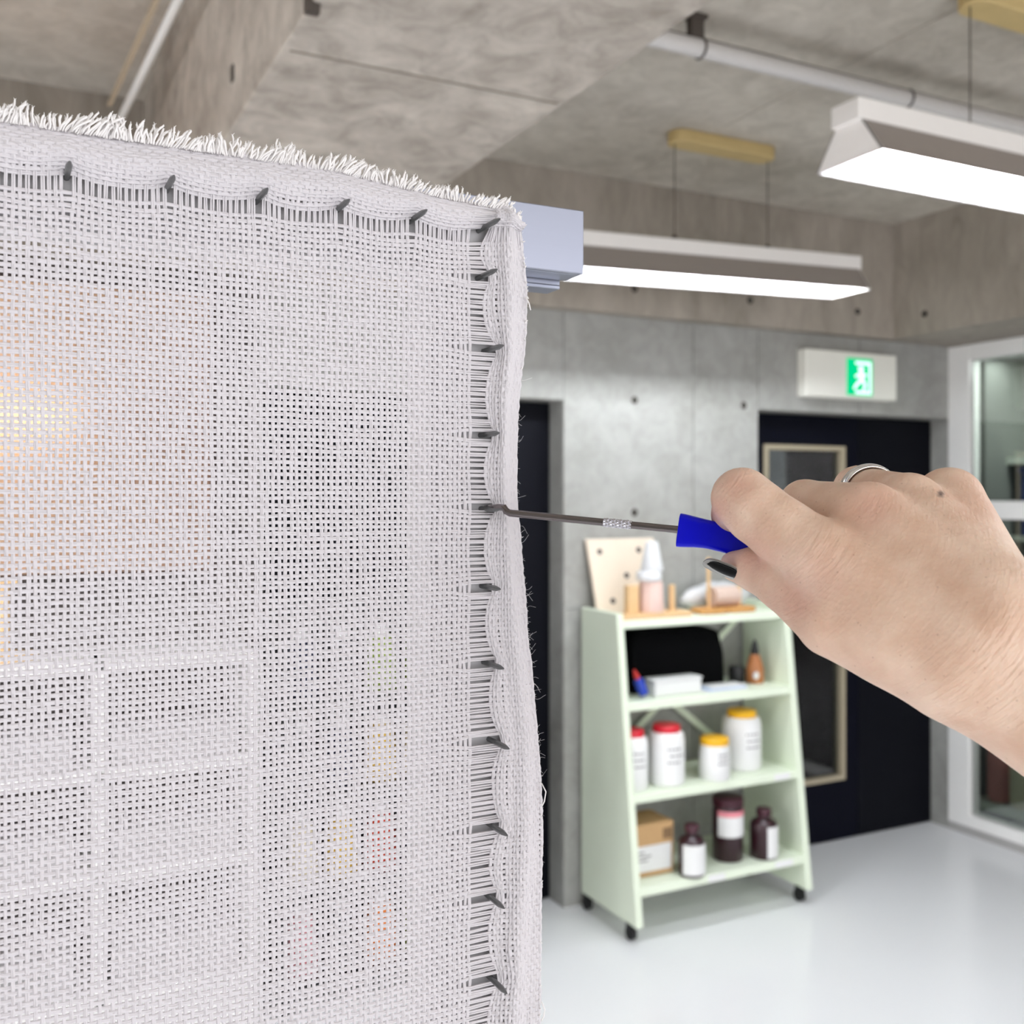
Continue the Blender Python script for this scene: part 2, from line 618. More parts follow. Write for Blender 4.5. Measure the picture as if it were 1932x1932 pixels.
# unseen sides of the room, with window frames added behind the fill lights
wl = MB().box(-2.75, -2.6, -2.6, 3.85, 0, CEIL).build('wall_left', M['plaster'], label='pale plastered left wall of the room', cat='wall', kind='structure')
wn = MB().box(-2.75, 5.2, -2.75, -2.6, 0, CEIL).build('wall_near', mat('grey_near_wall', rgb(112, 108, 102), 0.8), label='grey wall behind the photographer', cat='wall', kind='structure')
for nm, lab, box_, bars in (('added_frame_near', 'unseen window frame added behind the fill light at the near wall', (-1.6, 3.4, -2.6, -2.56, 0.55, 2.55), 'x'),
                            ('added_frame_left', 'unseen window frame added behind the fill light at the left wall', (-2.6, -2.56, 0.5, 3.3, 0.5, 2.1), 'y')):
    t = thing(nm, ((box_[0] + box_[1]) / 2, (box_[2] + box_[3]) / 2, box_[4]), lab, 'window', kind='structure')
    x0, x1, y0, y1, z0, z1 = box_
    m = MB()
    if bars == 'x':
        for k in range(5):
            x = x0 + (x1 - x0 - 0.06) * k / 4
            m.box(x, x + 0.06, y0, y1, z0, z1)
        m.box(x0, x1, y0, y1, z0 - 0.06, z0).box(x0, x1, y0, y1, z1, z1 + 0.06)
    else:
        for k in range(4):
            y = y0 + (y1 - y0 - 0.06) * k / 3
            m.box(x0, x1, y, y + 0.06, z0, z1)
        m.box(x0, x1, y0, y1, z0 - 0.06, z0).box(x0, x1, y0, y1, z1, z1 + 0.06)
    m.build('window_frame', M['white_paint'], t)

# ------------------------------------------------------------------ doors
d1 = thing('door_1', (1.43, VD, 0), 'black double door partly hidden behind the edge of the cloth', 'door', kind='structure')
for a, b in ((D1[0] + 0.004, 1.44), (1.446, D1[1] - 0.004)):
    MB().box(a, b, VD, VD + 0.045, 0.006, DOOR_H - 0.004).build('door_leaf', M['black'], d1, bevel=0.002)
MB().tube([(1.50, VD - 0.05, 1.02), (1.62, VD - 0.05, 1.02)], 0.009).tube([(1.50, VD + 0.01, 1.02), (1.50, VD - 0.05, 1.02)], 0.009).build('handle', M['steel'], d1, smooth='auto')
MB().box(D1[0] - 0.02, D1[1] + 0.02, VD + 0.045, VD + 0.06, 0, DOOR_H + 0.02).build('door_backing', M['black'], d1)

d2 = thing('door_2', (3.6, VD, 0), 'black door with a tall glazed panel below the exit sign', 'door', kind='structure')
gu0, gz1 = UZ(1441, 838, VD)
gu1, _ = UZ(1592, 838, VD)
gz0 = 0.291
la, lb = D2[0] + 0.004, 3.742
m = MB()
m.box(la, gu0, VD, VD + 0.045, 0.006, DOOR_H - 0.004)
m.box(gu1, lb, VD, VD + 0.045, 0.006, DOOR_H - 0.004)
m.box(gu0, gu1, VD, VD + 0.045, 0.006, gz0)
m.box(gu0, gu1, VD, VD + 0.045, gz1, DOOR_H - 0.004)
m.build('door_leaf', M['navy'], d2)
MB().box(lb + 0.005, D2[1] - 0.004, VD, VD + 0.045, 0.006, DOOR_H - 0.004).build('door_leaf', M['black'], d2)
m = MB()
t_ = 0.022
m.box(gu0 - 0.004, gu0 + t_, VD - 0.008, VD + 0.05, gz0, gz1)
m.box(gu1 - t_, gu1 + 0.004, VD - 0.008, VD + 0.05, gz0, gz1)
m.box(gu0 + t_, gu1 - t_, VD - 0.008, VD + 0.05, gz0, gz0 + t_)
m.box(gu0 + t_, gu1 - t_, VD - 0.008, VD + 0.05, gz1 - t_, gz1)
m.build('glazing_bead', M['beige_trim'], d2)
MB().box(gu0 + t_, gu1 - t_, VD + 0.018, VD + 0.024, gz0 + t_, gz1 - t_).build('pane', M['glass_dark'], d2)
MB().tube([(3.70, VD - 0.05, 1.0), (3.58, VD - 0.05, 1.0)], 0.008).tube([(3.70, VD + 0.01, 1.0), (3.70, VD - 0.05, 1.0)], 0.008).build('handle', M['steel'], d2, smooth='auto')
# dim corridor seen through the glazed panel
M['corridor'] = mat('corridor_wall', rgb(96, 98, 98), 0.8)
M['corr_floor'] = mat('corridor_floor', rgb(188, 186, 180), 0.5)
cor = MB()
cor.box(2.5, 5.3, 5.55, 5.65, 0, 2.4)
cor.box(2.45, 2.5, 3.85, 5.55, 0, 2.4)
cor.box(5.3, 5.35, 3.85, 5.55, 0, 2.4)
cor.box(2.45, 5.35, 3.85, 5.65, 2.4, 2.5)
cor.build('wall_corridor', M['corridor'], label='grey corridor walls behind the glazed door', cat='wall', kind='structure')
MB().box(4.05, 4.65, 4.6, 5.0, 0.0, 0.55).build('low_bench', mat('bench_grey', rgb(120, 122, 124), 0.6), label='grey low bench seen through the glazed door', cat='bench', bevel=0.01)
MB().box(4.05, 4.10, 4.15, 4.30, 0.0, 1.05).build('blue_panel', mat('blue_board', rgb(66, 110, 178), 0.6), label='blue upright board seen through the glazed door', cat='board', bevel=0.003)
area_light('corridor_light', (3.6, 4.6, 2.38), (0, 0, 0), 0.8, 0.3, 9, (1, 0.98, 0.95))

# ------------------------------------------------------------------ glazed right wall
area_light('cupboard_fill', (UR + 0.21, 2.6, 2.34), (0, 0, 0), 0.16, 1.7, 16, (0.97, 1.0, 0.97))  # unseen fill light added to brighten the shelves behind the glass
wr = MB()
wr.box(UR, UR + 0.12, -2.6, 0.6, 0, BEAM_Z)
wr.box(UR + 0.9, UR + 0.95, 0.6, 3.58, 0, BEAM_Z)
wr.build('wall_right', M['plaster'], label='pale wall around the glazed cupboard on the right', cat='wall', kind='structure')
w1 = thing('window_1', (UR, 2.1, 0), 'white framed glazed wall at the right edge of the room', 'window', kind='structure')
m = MB()
m.box(UR - 0.01, UR + 0.07, 3.457, 3.58, 0.04, 2.395)
m.box(UR - 0.01, UR + 0.07, 2.0, 2.12, 0.04, 2.395)
m.box(UR - 0.01, UR + 0.07, 0.6, 0.72, 0.04, 2.395)
m.box(UR - 0.01, UR + 0.07, 0.72, 3.457, 2.318, 2.395)
m.box(UR - 0.01, UR + 0.07, 0.72, 3.457, 0.04, 0.10)
m.box(UR - 0.006, UR + 0.06, 0.72, 3.457, 1.545, 1.632)
m.build('window_frame', M['white_paint'], w1, bevel=0.004)
for a, b in ((0.72, 2.0), (2.12, 3.457)):
    for z0, z1 in ((0.10, 1.545), (1.632, 2.318)):
        MB().box(UR + 0.02, UR + 0.026, a, b, z0, z1).build('pane', M['glass'], w1)
MB().box(UR - 0.004, UR + 0.07, 0.6, 3.58, 0, 0.04).build('trim_1', mat('grey_skirting', rgb(172, 170, 168), 0.5), label='grey strip along the floor under the glazed wall', cat='skirting', kind='structure')
# shelves and things behind that glass
M['shelf_in'] = mat('inner_shelf_paint', rgb(206, 210, 198), 0.6)
sh = thing('cupboard_shelving', (UR + 0.5, 2.4, 0), 'pale shelving behind the glass of the right wall', 'shelving')
MB().box(UR + 0.32, UR + 0.88, 0.8, 3.50, 1.815, 1.85).build('shelf', M['shelf_in'], sh)
MB().box(UR + 0.32, UR + 0.88, 0.8, 3.50, 1.43, 1.455).build('shelf', M['shelf_in'], sh)
MB().box(UR + 0.08, UR + 0.88, 0.8, 3.50, 0.12, 0.16).build('shelf', M['shelf_in'], sh)
MB().box(UR + 0.16, UR + 0.88, 3.50, 3.54, 0.0, 2.35).build('side_panel', mat('shelving_side', rgb(120, 122, 118), 0.7), sh)
MB().box(UR + 0.80, UR + 0.88, 0.8, 3.50, 1.85, 2.35).build('back_panel', mat('shelving_back', rgb(168, 170, 166), 0.7), sh)
MB().box(UR + 0.16, UR + 0.20, 0.8, 0.84, 0.0, 2.35).box(UR + 0.84, UR + 0.88, 0.8, 0.84, 0.0, 1.82).build('upright', M['shelf_in'], sh)
M['crate'] = mat('dark_blue_crate', rgb(12, 42, 98), 0.5)
for k, (v0, v1, lab) in enumerate(((3.10, 3.44, 'dark blue crate behind the glass beside the black door'), (2.70, 3.06, 'dark blue crate behind the glass further from the black door'))):
    t = thing('storage_crate', (UR + 0.55, (v0 + v1) / 2, 1.455), lab, 'crate', 'blue crates behind the glass')
    MB().box(UR + 0.34, UR + 0.8, v0, v1, 1.455, 1.77).build('body', M['crate'], t, bevel=0.008)
    MB().box(UR + 0.33, UR + 0.81, v0 - 0.006, v1 + 0.006, 1.77, 1.80).build('rim', M['crate'], t, bevel=0.005)
for k, (v0, v1, zz, c, lab) in enumerate(((3.36, 3.46, 0.46, (206, 140, 134), 'pinkish bundle standing behind the lower glass on the right'),
                                          (3.235, 3.335, 0.44, (214, 204, 176), 'cream bundle standing behind the lower glass beside the pinkish one'),
                                          (3.11, 3.21, 0.45, (206, 206, 204), 'pale grey bundle behind the lower glass beside the cream one'))):
    m = MB()
    vm, um = (v0 + v1) / 2, UR + 0.15
    m.lathe(um, vm, [(0.045, 0.16), (0.055, 0.18), (0.056, zz - 0.05), (0.045, zz - 0.015), (0.03, zz)], 18)
    m.build('yarn_bundle', mat('bundle_%d' % k, rgb(*c), 0.9, bump=0.5, bscale=90), smooth=True, label=lab, cat='yarn', group='bundles behind the lower glass')

# ------------------------------------------------------------------ exit sign
su0, sz1 = UZ(1521, 660, 3.52)
su1, sz0 = UZ(1692, 755, 3.52)
sz1 = EYE + (HY - 664) / F * ZC((su0 + su1) / 2, 3.52)
sz0 = EYE + (HY - 752) / F * ZC((su0 + su1) / 2, 3.52)
sign = thing('exit_sign', ((su0 + su1) / 2, 3.55, sz0), 'white box exit sign with a lit green running figure above the black door', 'sign')
MB().box(su0, su1, 3.52, VB, sz0, sz1).build('housing', mat('sign_white', rgb(244, 243, 234), 0.5, var=0.02), sign, bevel=0.006)
qu0 = U(1599, 3.515)
qu1 = U(1646, 3.515)
qz0, qz1 = sz0 + 0.016, sz1 - 0.030
MB().box(qu0, qu1, 3.513, 3.521, qz0, qz1).build('pictogram_panel', emission_mat('sign_green', (0.0, 0.62, 0.24, 1), 1.0), sign, bevel=0.002)
# door shape and running figure in white
fw, fh = qu1 - qu0, qz1 - qz0
def Q(a, b):
    return (qu0 + a * fw, 3.5125, qz0 + b * fh)
m = MB()
def bar(a, b, c, d, w):
    p, q = np.array(Q(a, b)), np.array(Q(c, d))
    t = (q - p) / np.linalg.norm(q - p)
    n_ = np.array((-t[2], 0, t[0])) * w * fw
    m.prism([p + n_, q + n_, q - n_, p - n_], (0, -0.001, 0))
m.prism([Q(0.30, 0.04), Q(0.92, 0.04), Q(0.92, 0.12), Q(0.30, 0.12)], (0, -0.001, 0))
m.prism([Q(0.84, 0.1), Q(0.92, 0.1), Q(0.92, 0.92), Q(0.84, 0.92)], (0, -0.001, 0))
m.prism([Q(0.30, 0.84), Q(0.84, 0.84), Q(0.84, 0.92), Q(0.30, 0.92)], (0, -0.001, 0))
hc = [(0.52 + 0.11 * math.cos(a), 0.72 + 0.075 * math.sin(a)) for a in np.linspace(0, 2 * PI, 14, endpoint=False)]
m.prism([Q(*p) for p in hc], (0, -0.001, 0))
bar(0.50, 0.63, 0.56, 0.42, 0.085)
bar(0.50, 0.60, 0.30, 0.50, 0.04)
bar(0.54, 0.60, 0.74, 0.54, 0.04)
bar(0.56, 0.43, 0.36, 0.30, 0.05)
bar(0.36, 0.30, 0.24, 0.17, 0.045)
bar(0.57, 0.43, 0.70, 0.30, 0.05)
bar(0.70, 0.30, 0.62, 0.14, 0.045)
m.build('running_figure', emission_mat('sign_figure', (0.72, 1.0, 0.9, 1), 1.5), sign)

# ------------------------------------------------------------------ hanging lamps
def make_lamp(u0, v0, z, length, label, group, plate, drop=0.0, swing=0.0):
    """open-bottomed reflector lamp hung from a wooden plate by two wires; u0,v0 = left end, centre line"""
    t = thing('hanging_lamp', (u0 + length / 2, v0, z), label, 'lamp', group)
    w, tw, h = 0.105, 0.045, 0.088
    u1 = u0 + length
    th = 0.004
    # outer skin of the reflector (two flanks) and its ends
    for s_ in (-1, 1):
        MB().prism([(u0, v0 + s_ * w, z), (u0, v0 + s_ * tw, z + h), (u0, v0 + s_ * (tw - th), z + h), (u0, v0 + s_ * (w - th), z)], (length, 0, 0)).build('reflector_flank', M['lamp_side'], t)
        MB().prism([(u0 + 0.006, v0 + s_ * (w - th - 0.0005), z + 0.001), (u0 + 0.006, v0 + s_ * (tw - th - 0.0005), z + h), (u0 + 0.006, v0 + s_ * (tw - th - 0.0015), z + h), (u0 + 0.006, v0 + s_ * (w - th - 0.0015), z + 0.001)], (length - 0.012, 0, 0)).build('reflector_lining', M['lamp_in'], t)
    MB().box(u0 + 0.005, u1 - 0.005, v0 - tw, v0 + tw, z + h - 0.004, z + h).build('reflector_top', M['lamp_in'], t)
    for x in (u0, u1 - 0.005):
        MB().prism([(x, v0 - w, z), (x, v0 + w, z), (x, v0 + tw, z + h), (x, v0 - tw, z + h)], (0.005, 0, 0)).build('end_plate', M['lamp_white'], t)
    MB().box(u0 - 0.012, u1 + 0.012, v0 - tw, v0 + tw, z + h, z + h + 0.052).build('housing', M['lamp_white'], t, bevel=0.004)
    tb = MB()
    tb.tube([(u0 + 0.03, v0, z + h - 0.022), (u1 - 0.03, v0, z + h - 0.022)], 0.013, 10)
    tb.build('tube', M['tube'], t, smooth=True)
    if plate:
        a, b = u0 + length / 2 - 0.23, u0 + length / 2 + 0.23
        m_ = MB()
        out = []
        for k in range(9):
            an = PI / 2 + PI * k / 8
            out.append((a + 0.045 + 0.045 * math.cos(an), v0 + 0.045 * math.sin(an), CEIL))
        for k in range(9):
            an = -PI / 2 + PI * k / 8
            out.append((b - 0.045 + 0.045 * math.cos(an), v0 + 0.045 * math.sin(an), CEIL))
        m_.prism(out, (0, 0, -0.045))
        m_.build('ceiling_plate', M['wood_plate'], t, bevel=0.006)
        for x in (a + 0.02, b - 0.02):
            MB().tube([(x, v0, CEIL - 0.04), (x, v0, z + h + 0.02)], 0.0022, 6).build('suspension_wire', M['wire'], t)
            MB().lathe(x, v0, [(0.012, z + h + 0.050), (0.012, z + h + 0.058), (0.004, z + h + 0.072)], 10).build('wire_clamp', M['wire'], t)
    # a lamp that hangs a little crooked: every part below the ceiling plate turned about its right end
    if drop or swing:
        for ch in t.children:
            if ch.name.startswith(('ceiling_plate', 'suspension_wire')):
                continue
            me_ = ch.data
            for v_ in me_.vertices:
                f_ = (length / 2 - v_.co.x) / length
                v_.co.z -= drop * f_
                v_.co.y += swing * f_
            if ch.name.startswith('wire_clamp'):
                for v_ in me_.vertices:
                    v_.co.y -= swing * ((length / 2 - v_.co.x) / length)
    return t


LZ = 2.44
make_lamp(1.72, 2.965, LZ, 1.25, 'white reflector lamp hanging nearer the back wall, its right end above the exit sign', 'hanging reflector lamps', True, 0.035, 0.035)
make_lamp(1.795, 1.80, LZ, 1.25, 'white reflector lamp at the upper right, hung below the grey ceiling pipe', 'hanging reflector lamps', True)
for u0, v0, lab in ((-1.40, 1.80, 'unseen lamp added as fill above the left part of the room'),
                    (1.75, 0.35, 'unseen lamp added as fill above the photographer, right of the wide beam'),
                    (-1.40, 2.965, 'unseen lamp added as fill by the back wall, left of the wide beam')):
    make_lamp(u0, v0, LZ, 1.25, lab, 'hanging reflector lamps', True)  # unseen lamps of the same kind, added to brighten the room

# ceiling pipe with bracket and strap
pv, pz, pr = 2.226, 2.853, 0.024
pipe = thing('ceiling_pipe', (2.4, pv, pz), 'pale grey pipe running under the ceiling from the wide beam to the right', 'pipe')
MB().tube([(0.96, pv, pz), (3.81, pv, pz)], pr, 20).build('pipe_run', M['pipe'], pipe, smooth='auto')
MB().tube([(0.96, pv + 0.012, pz + pr + 0.006), (1.9, pv + 0.012, pz + pr + 0.008), (3.81, pv + 0.016, pz + pr + 0.006)], 0.0055, 8).build('cable', M['pipe_dark'], pipe, smooth=True)
bu = U(1312, pv)
MB().box(bu - 0.022, bu + 0.022, pv - 0.012, pv + 0.012, pz + pr - 0.004, CEIL).box(bu - 0.03, bu + 0.03, pv - 0.02, pv + 0.02, CEIL - 0.012, CEIL).build('bracket', M['pipe_dark'], pipe, bevel=0.003)
for px in (1322, 1712):
    su = U(px, pv)
    ring = [(su, pv + (pr + 0.002) * math.cos(a), pz + (pr + 0.002) * math.sin(a)) for a in np.linspace(0, 2 * PI, 25)]
    MB().tube(ring, 0.0035, 6).build('strap', M['pipe_dark'], pipe, smooth=True)

# slim white conduit beside the wide beam, with a beige batten
cz = 2.75
A0, A1 = np.array((0.377, 1.98, cz)), np.array((0.3075, 3.523, cz))
cond = thing('ceiling_conduit', tuple(A0), 'slim white tube with a beige batten hanging left of the wide beam', 'conduit')
MB().tube([A0, A1], 0.0105, 14).build('tube_body', mat('conduit_white', rgb(232, 233, 232), 0.35, var=0.02), cond, smooth='auto')
d = np.array((-0.036, 0, 0.012))
B0, B1 = A0 + d, A1 + d - np.array((0, 0.10, 0))
MB().prism([B0 + (-0.006, 0, -0.004), B0 + (0.006, 0, -0.004), B0 + (0.006, 0, 0.004), B0 + (-0.006, 0, 0.004)], tuple((B1 - B0) * 0.78)).build('batten', mat('beige_batten', rgb(176, 162, 140), 0.6), cond)
for q in (0.02,):
    p = A0 * (1 - q) + A1 * q
    MB().box(p[0] - 0.036, p[0] + 0.004, p[1] - 0.006, p[1] + 0.006, cz + 0.012, cz + 0.018).tube([(p[0] - 0.018, p[1], cz + 0.015), (p[0] - 0.018, p[1], CEIL + 0.001)], 0.0025, 6).build('hanger', M['wire'], cond)

# ------------------------------------------------------------------ green trolley
TU0, TU1 = 2.10, 2.95
TB = 3.55           # back
ZT = 1.208
FT, FB = 3.287, 3.15  # front edge at top / bottom
def front_v(z):
    return FB + (FT - FB) * (z - 0.05) / (ZT - 0.05)
tro = thing('green_trolley', ((TU0 + TU1) / 2, 3.36, 0), 'pale green shelf trolley on black casters against the concrete wall', 'trolley')
for x in (TU0, TU1 - 0.03):
    MB().prism([(x, TB, 0.062), (x, FB, 0.062), (x, FT, ZT), (x, TB, ZT)], (0.03, 0, 0)).build('side_panel', M['green'], tro, bevel=0.004)
SHELF_Z = [1.18, 0.872, 0.535, 0.200]
for z in SHELF_Z:
    MB().prism([(TU0 + 0.03, TB, z), (TU0 + 0.03, front_v(z) + 0.004, z), (TU0 + 0.03, front_v(z - 0.03) + 0.004, z - 0.032), (TU0 + 0.03, TB, z - 0.032)], (TU1 - TU0 - 0.06, 0, 0)).build('shelf', M['green'], tro, bevel=0.003)
for (a, b) in (((TU0 + 0.03, 0.50), (TU1 - 0.04, 1.14)), ((TU0 + 0.03, 1.10), (TU1 - 0.04, 0.50))):
    dz = 0.018
    y = TB - 0.006 if a[1] < 0.6 else TB - 0.010
    MB().prism([(a[0], y, a[1] - dz), (b[0], y, b[1] - dz), (b[0], y, b[1] + dz), (a[0], y, a[1] + dz)], (0, 0.004, 0)).build('cross_brace', M['green'], tro)
for x in (TU0 + 0.015, TU1 - 0.015):
    for y in (FB + 0.05, TB - 0.035):
        m = MB()
        m.box(x - 0.018, x + 0.018, y - 0.022, y + 0.022, 0.052, 0.064)
        m.prism([(x - 0.016, y - 0.012, 0.054), (x - 0.016, y + 0.016, 0.054), (x - 0.016, y + 0.022, 0.022), (x - 0.016, y + 0.008, 0.018)], (0.004, 0, 0))
        m.prism([(x + 0.012, y - 0.012, 0.054), (x + 0.012, y + 0.016, 0.054), (x + 0.012, y + 0.022, 0.022), (x + 0.012, y + 0.008, 0.018)], (0.004, 0, 0))
        c = m.build('caster', M['rubber'], tro)
        MB().tube([(x - 0.011, y + 0.012, 0.0255), (x + 0.011, y + 0.012, 0.0255)], 0.0255, 18).build('wheel', M['rubber'], c, smooth='auto')
M['paper'] = mat('white_paper', rgb(232, 232, 232), 0.7, var=0.03)
for a, b, z in ((2.44, 2.52, 0.2), (2.77, 2.86, 0.2), (2.80, 2.88, 0.535)):
    yv = front_v(z - 0.004)
    MB().prism([(a, yv + 0.0015, z - 0.004), (b, yv + 0.0015, z - 0.004), (b, yv - 0.002, z - 0.027), (a, yv - 0.002, z - 0.027)], (0, 0.003, 0)).build('shelf_label', M['paper'], tro)

# --- things on the trolley top
M['ply'] = mat('pale_plywood', rgb(234, 219, 200), 0.6, scale=14, var=0.05)
M['beech'] = mat('light_beech', rgb(222, 186, 138), 0.55, scale=40, var=0.08)
M['oak'] = mat('orange_oak', rgb(198, 146, 84), 0.55, scale=40, var=0.1)
M['ply_hole'] = mat('peg_hole_dark', rgb(92, 84, 80), 0.8)
z0 = SHELF_Z[0]
pb = thing('peg_board', (2.27, 3.46, z0), 'pale plywood peg board with dark holes leaning on the concrete wall', 'board')
bu0, bu1 = U(1124, 3.50) + 0.012, U(1256, 3.50)
hb = 0.30
lean = 0.055
skew = -0.022
MB().prism([(bu0, 3.50, z0), (bu1, 3.50, z0), (bu1 + skew, 3.50 + lean, z0 + hb), (bu0 + skew, 3.50 + lean, z0 + hb)], (0, 0.018, 0.0)).build('board', M['ply'], pb, bevel=0.003)
for fx, fz in ((0.16, 0.83), (0.74, 0.84), (0.50, 0.50), (0.24, 0.17), (0.86, 0.18)):
    x, z, y = bu0 + fx * (bu1 - bu0) + skew * fz, z0 + fz * hb, 3.50 + fz * lean
    m = MB()
    rr = 0.0125
    pts = [(x + rr * math.cos(a), y - 0.0014 + rr * math.sin(a) * lean / hb, z + rr * math.sin(a)) for a in np.linspace(0, 2 * PI, 14, endpoint=False)]
    m.prism(pts, (0, 0.002, 0))
    m.build('peg_hole', M['ply_hole'], pb)

ss = thing('spool_stand', (2.38, 3.34, z0), 'beech spool stand with two pegs at the left of the trolley top', 'spool stand')
a0, a1 = U(1166, 3.32), U(1300, 3.32)
MB().box(a0, a1, 3.295, 3.40, z0, z0 + 0.02).build('base', M['beech'], ss, bevel=0.004)
px_ = U(1193, 3.34)
MB().box(px_ - 0.026, px_ + 0.026, 3.33, 3.36, z0 + 0.02, z0 + 0.128).build('peg', M['beech'], ss, bevel=0.004)
px_ = U(1269, 3.34)
MB().tube([(px_, 3.345, z0 + 0.018), (px_, 3.345, z0 + 0.122)], 0.013, 14).build('peg', M['beech'], ss, smooth='auto')
cu = U(1228, 3.35)
MB().tube([(cu, 3.35, z0 + 0.018), (cu, 3.35, z0 + 0.29)], 0.005, 8).build('rod', M['beech'], ss, smooth='auto')
M['pinkyarn'] = mat('pink_yarn', rgb(226, 196, 186), 0.9, bump=0.4, bscale=140)
M['whiteyarn'] = mat('white_yarn', rgb(228, 229, 231), 0.9, bump=0.4, bscale=140)
MB().lathe(cu, 3.35, [(0.050, z0 + 0.021), (0.052, z0 + 0.03), (0.046, z0 + 0.132), (0.043, z0 + 0.14)], 22).build('yarn_cone', M['pinkyarn'], smooth='auto', label='pale pink yarn cone on the spool stand', cat='yarn cone')
t = thing('yarn_cone', (cu, 3.35, z0 + 0.14), 'bright white yarn cone on top of the pink one on the spool stand', 'yarn cone')
MB().lathe(cu - 0.010, 3.35, [(0.046, z0 + 0.142), (0.050, z0 + 0.147), (0.050, z0 + 0.170), (0.044, z0 + 0.180)], 20).build('yarn_cake', M['whiteyarn'], t, smooth='auto')
MB().lathe(cu + 0.004, 3.35, [(0.043, z0 + 0.181), (0.045, z0 + 0.186), (0.025, z0 + 0.292), (0.024, z0 + 0.295)], 20).build('wound_yarn', M['whiteyarn'], t, smooth='auto')

s2 = thing('spool_stand', (2.75, 3.36, z0), 'orange oak spool stand with one tall peg at the right of the trolley top', 'spool stand')
a0, a1 = U(1314, 3.34), U(1420, 3.34)
am = (a0 + a1) / 2
for x0_, x1_ in ((a0, am + 0.004), (am - 0.004, a1)):
    out = []
    for k in range(20):
        an = 2 * PI * k / 20
        out.append(((x0_ + x1_) / 2 + (x1_ - x0_) / 2 * math.copysign(abs(math.cos(an)) ** 0.6, math.cos(an)), 3.35 + 0.055 * math.copysign(abs(math.sin(an)) ** 0.6, math.sin(an)), z0))
    MB().prism(out, (0, 0, 0.022)).build('base', M['oak'], s2, bevel=0.006)
tu = U(1337, 3.36)
MB().tube([(tu, 3.36, z0 + 0.02), (tu, 3.36, z0 + 0.225)], 0.0075, 10).build('peg', M['beech'], s2, smooth='auto')
tu = U(1394, 3.36)
MB().tube([(tu, 3.36, z0 + 0.02), (tu, 3.36, z0 + 0.105)], 0.011, 10).build('peg', M['beech'], s2, smooth='auto')
tu0, tu1 = U(1344, 3.36), U(1388, 3.36)
MB().tube([(tu0, 3.365, z0 + 0.064), (tu1, 3.365, z0 + 0.064)], [0.040, 0.040], 18).build('yarn_spool', mat('beige_pink_yarn', rgb(206, 182, 168), 0.9, bump=0.4, bscale=140), smooth='auto', label='beige yarn spool lying between the pegs of the oak stand', cat='yarn spool')
# crumpled clear plastic bag behind it
def blob(cx, cy, cz_, rx, ry, rz, amp, seed, seg=20, rings=12, flat=True):
    r_ = np.random.default_rng(seed)
    ph = r_.uniform(0, 6.28, 12)
    vs, fs = [], []
    for i in range(rings + 1):
        th = PI * i / rings
        for k in range(seg):
            a = 2 * PI * k / seg
            n_ = 1 + amp * (math.sin(3 * a + ph[0] + 2 * th) + math.sin(5 * a + ph[1] - 3 * th) * 0.7 + math.sin(7 * th + ph[2] + a) * 0.6)
            z = math.cos(th) * n_
            if flat:
                z = max(z, -0.75)
            vs.append((cx + rx * math.sin(th) * math.cos(a) * n_, cy + ry * math.sin(th) * math.sin(a) * n_, cz_ + rz * z))
    for i in range(rings):
        for k in range(seg):
            k2 = (k + 1) % seg
            fs.append((i * seg + k, (i + 1) * seg + k, (i + 1) * seg + k2, i * seg + k2))
    return vs, fs
bg0, bg1 = U(1285, 3.47), U(1412, 3.47)
vs, fs = blob((bg0 + bg1) / 2, 3.47, z0 + 0.048, (bg1 - bg0) / 2, 0.05, 0.062, 0.06, 3)
MB().add(vs, fs).build('plastic_bag', mat('milky_plastic', rgb(204, 205, 206), 0.25, var=0.18, scale=18, spec=0.6), smooth=True, label='crumpled milky plastic bag behind the oak spool stand', cat='bag')

# --- bay 1
z1 = SHELF_Z[1]
M['blackbag'] = mat('black_fabric', rgb(6, 6, 7), 0.9, spec=0.05)
u0_, u1_ = U(1172, 3.44), U(1350, 3.44)
m = MB()
out = []
for fx, fz in ((0, 0), (1, 0), (0.985, 0.55), (0.93, 0.9), (0.8, 0.975), (0.62, 1.0), (0.45, 0.95), (0.25, 0.99), (0.06, 0.96), (0.0, 0.9)):
    out.append((u0_ + 0.006 + fx * (u1_ - u0_), 3.38, z1 + fz * 0.255))
m.prism(out, (0, 0.14, 0))
m.build('black_bag', M['blackbag'], bevel=0.015, label='large black fabric bag filling the upper bay of the green trolley', cat='bag')
# glue bottle: blue body, red tip, leaning
gb = thing('glue_bottle', (2.19, 3.31, z1), 'small blue bottle with a red tip beside the left panel of the trolley', 'bottle')
p0 = np.array((U(1217, 3.31), 3.31, z1 + 0.004))
ax = np.array((-0.42, 0.0, 0.9)); ax /= np.linalg.norm(ax)
MB().tube([p0 + ax * s_ for s_ in (0.012, 0.016, 0.07, 0.082)], [0.015, 0.02, 0.02, 0.012], 14).build('body', mat('blue_bottle', rgb(24, 58, 170), 0.35), gb, smooth='auto')
MB().tube([p0 + ax * s_ for s_ in (0.082, 0.092, 0.12)], [0.011, 0.011, 0.004], 12).build('tip', mat('red_tip', rgb(190, 40, 34), 0.4), gb, smooth='auto')
u0_, u1_ = U(1228, 3.33), U(1316, 3.33)
wt = thing('white_carton', ((u0_ + u1_) / 2, 3.35, z1), 'flat white carton lying on the upper shelf of the trolley', 'box')
MB().box(u0_, u1_, 3.30, 3.375, z1, z1 + 0.058).build('tray', M['paper'], wt, bevel=0.008)
MB().box(u0_ - 0.002, u1_ + 0.002, 3.298, 3.376, z1 + 0.058, z1 + 0.066).build('lid', M['paper'], wt, bevel=0.003)
M['paperblue'] = mat('pale_blue_paper', rgb(188, 206, 232), 0.7)
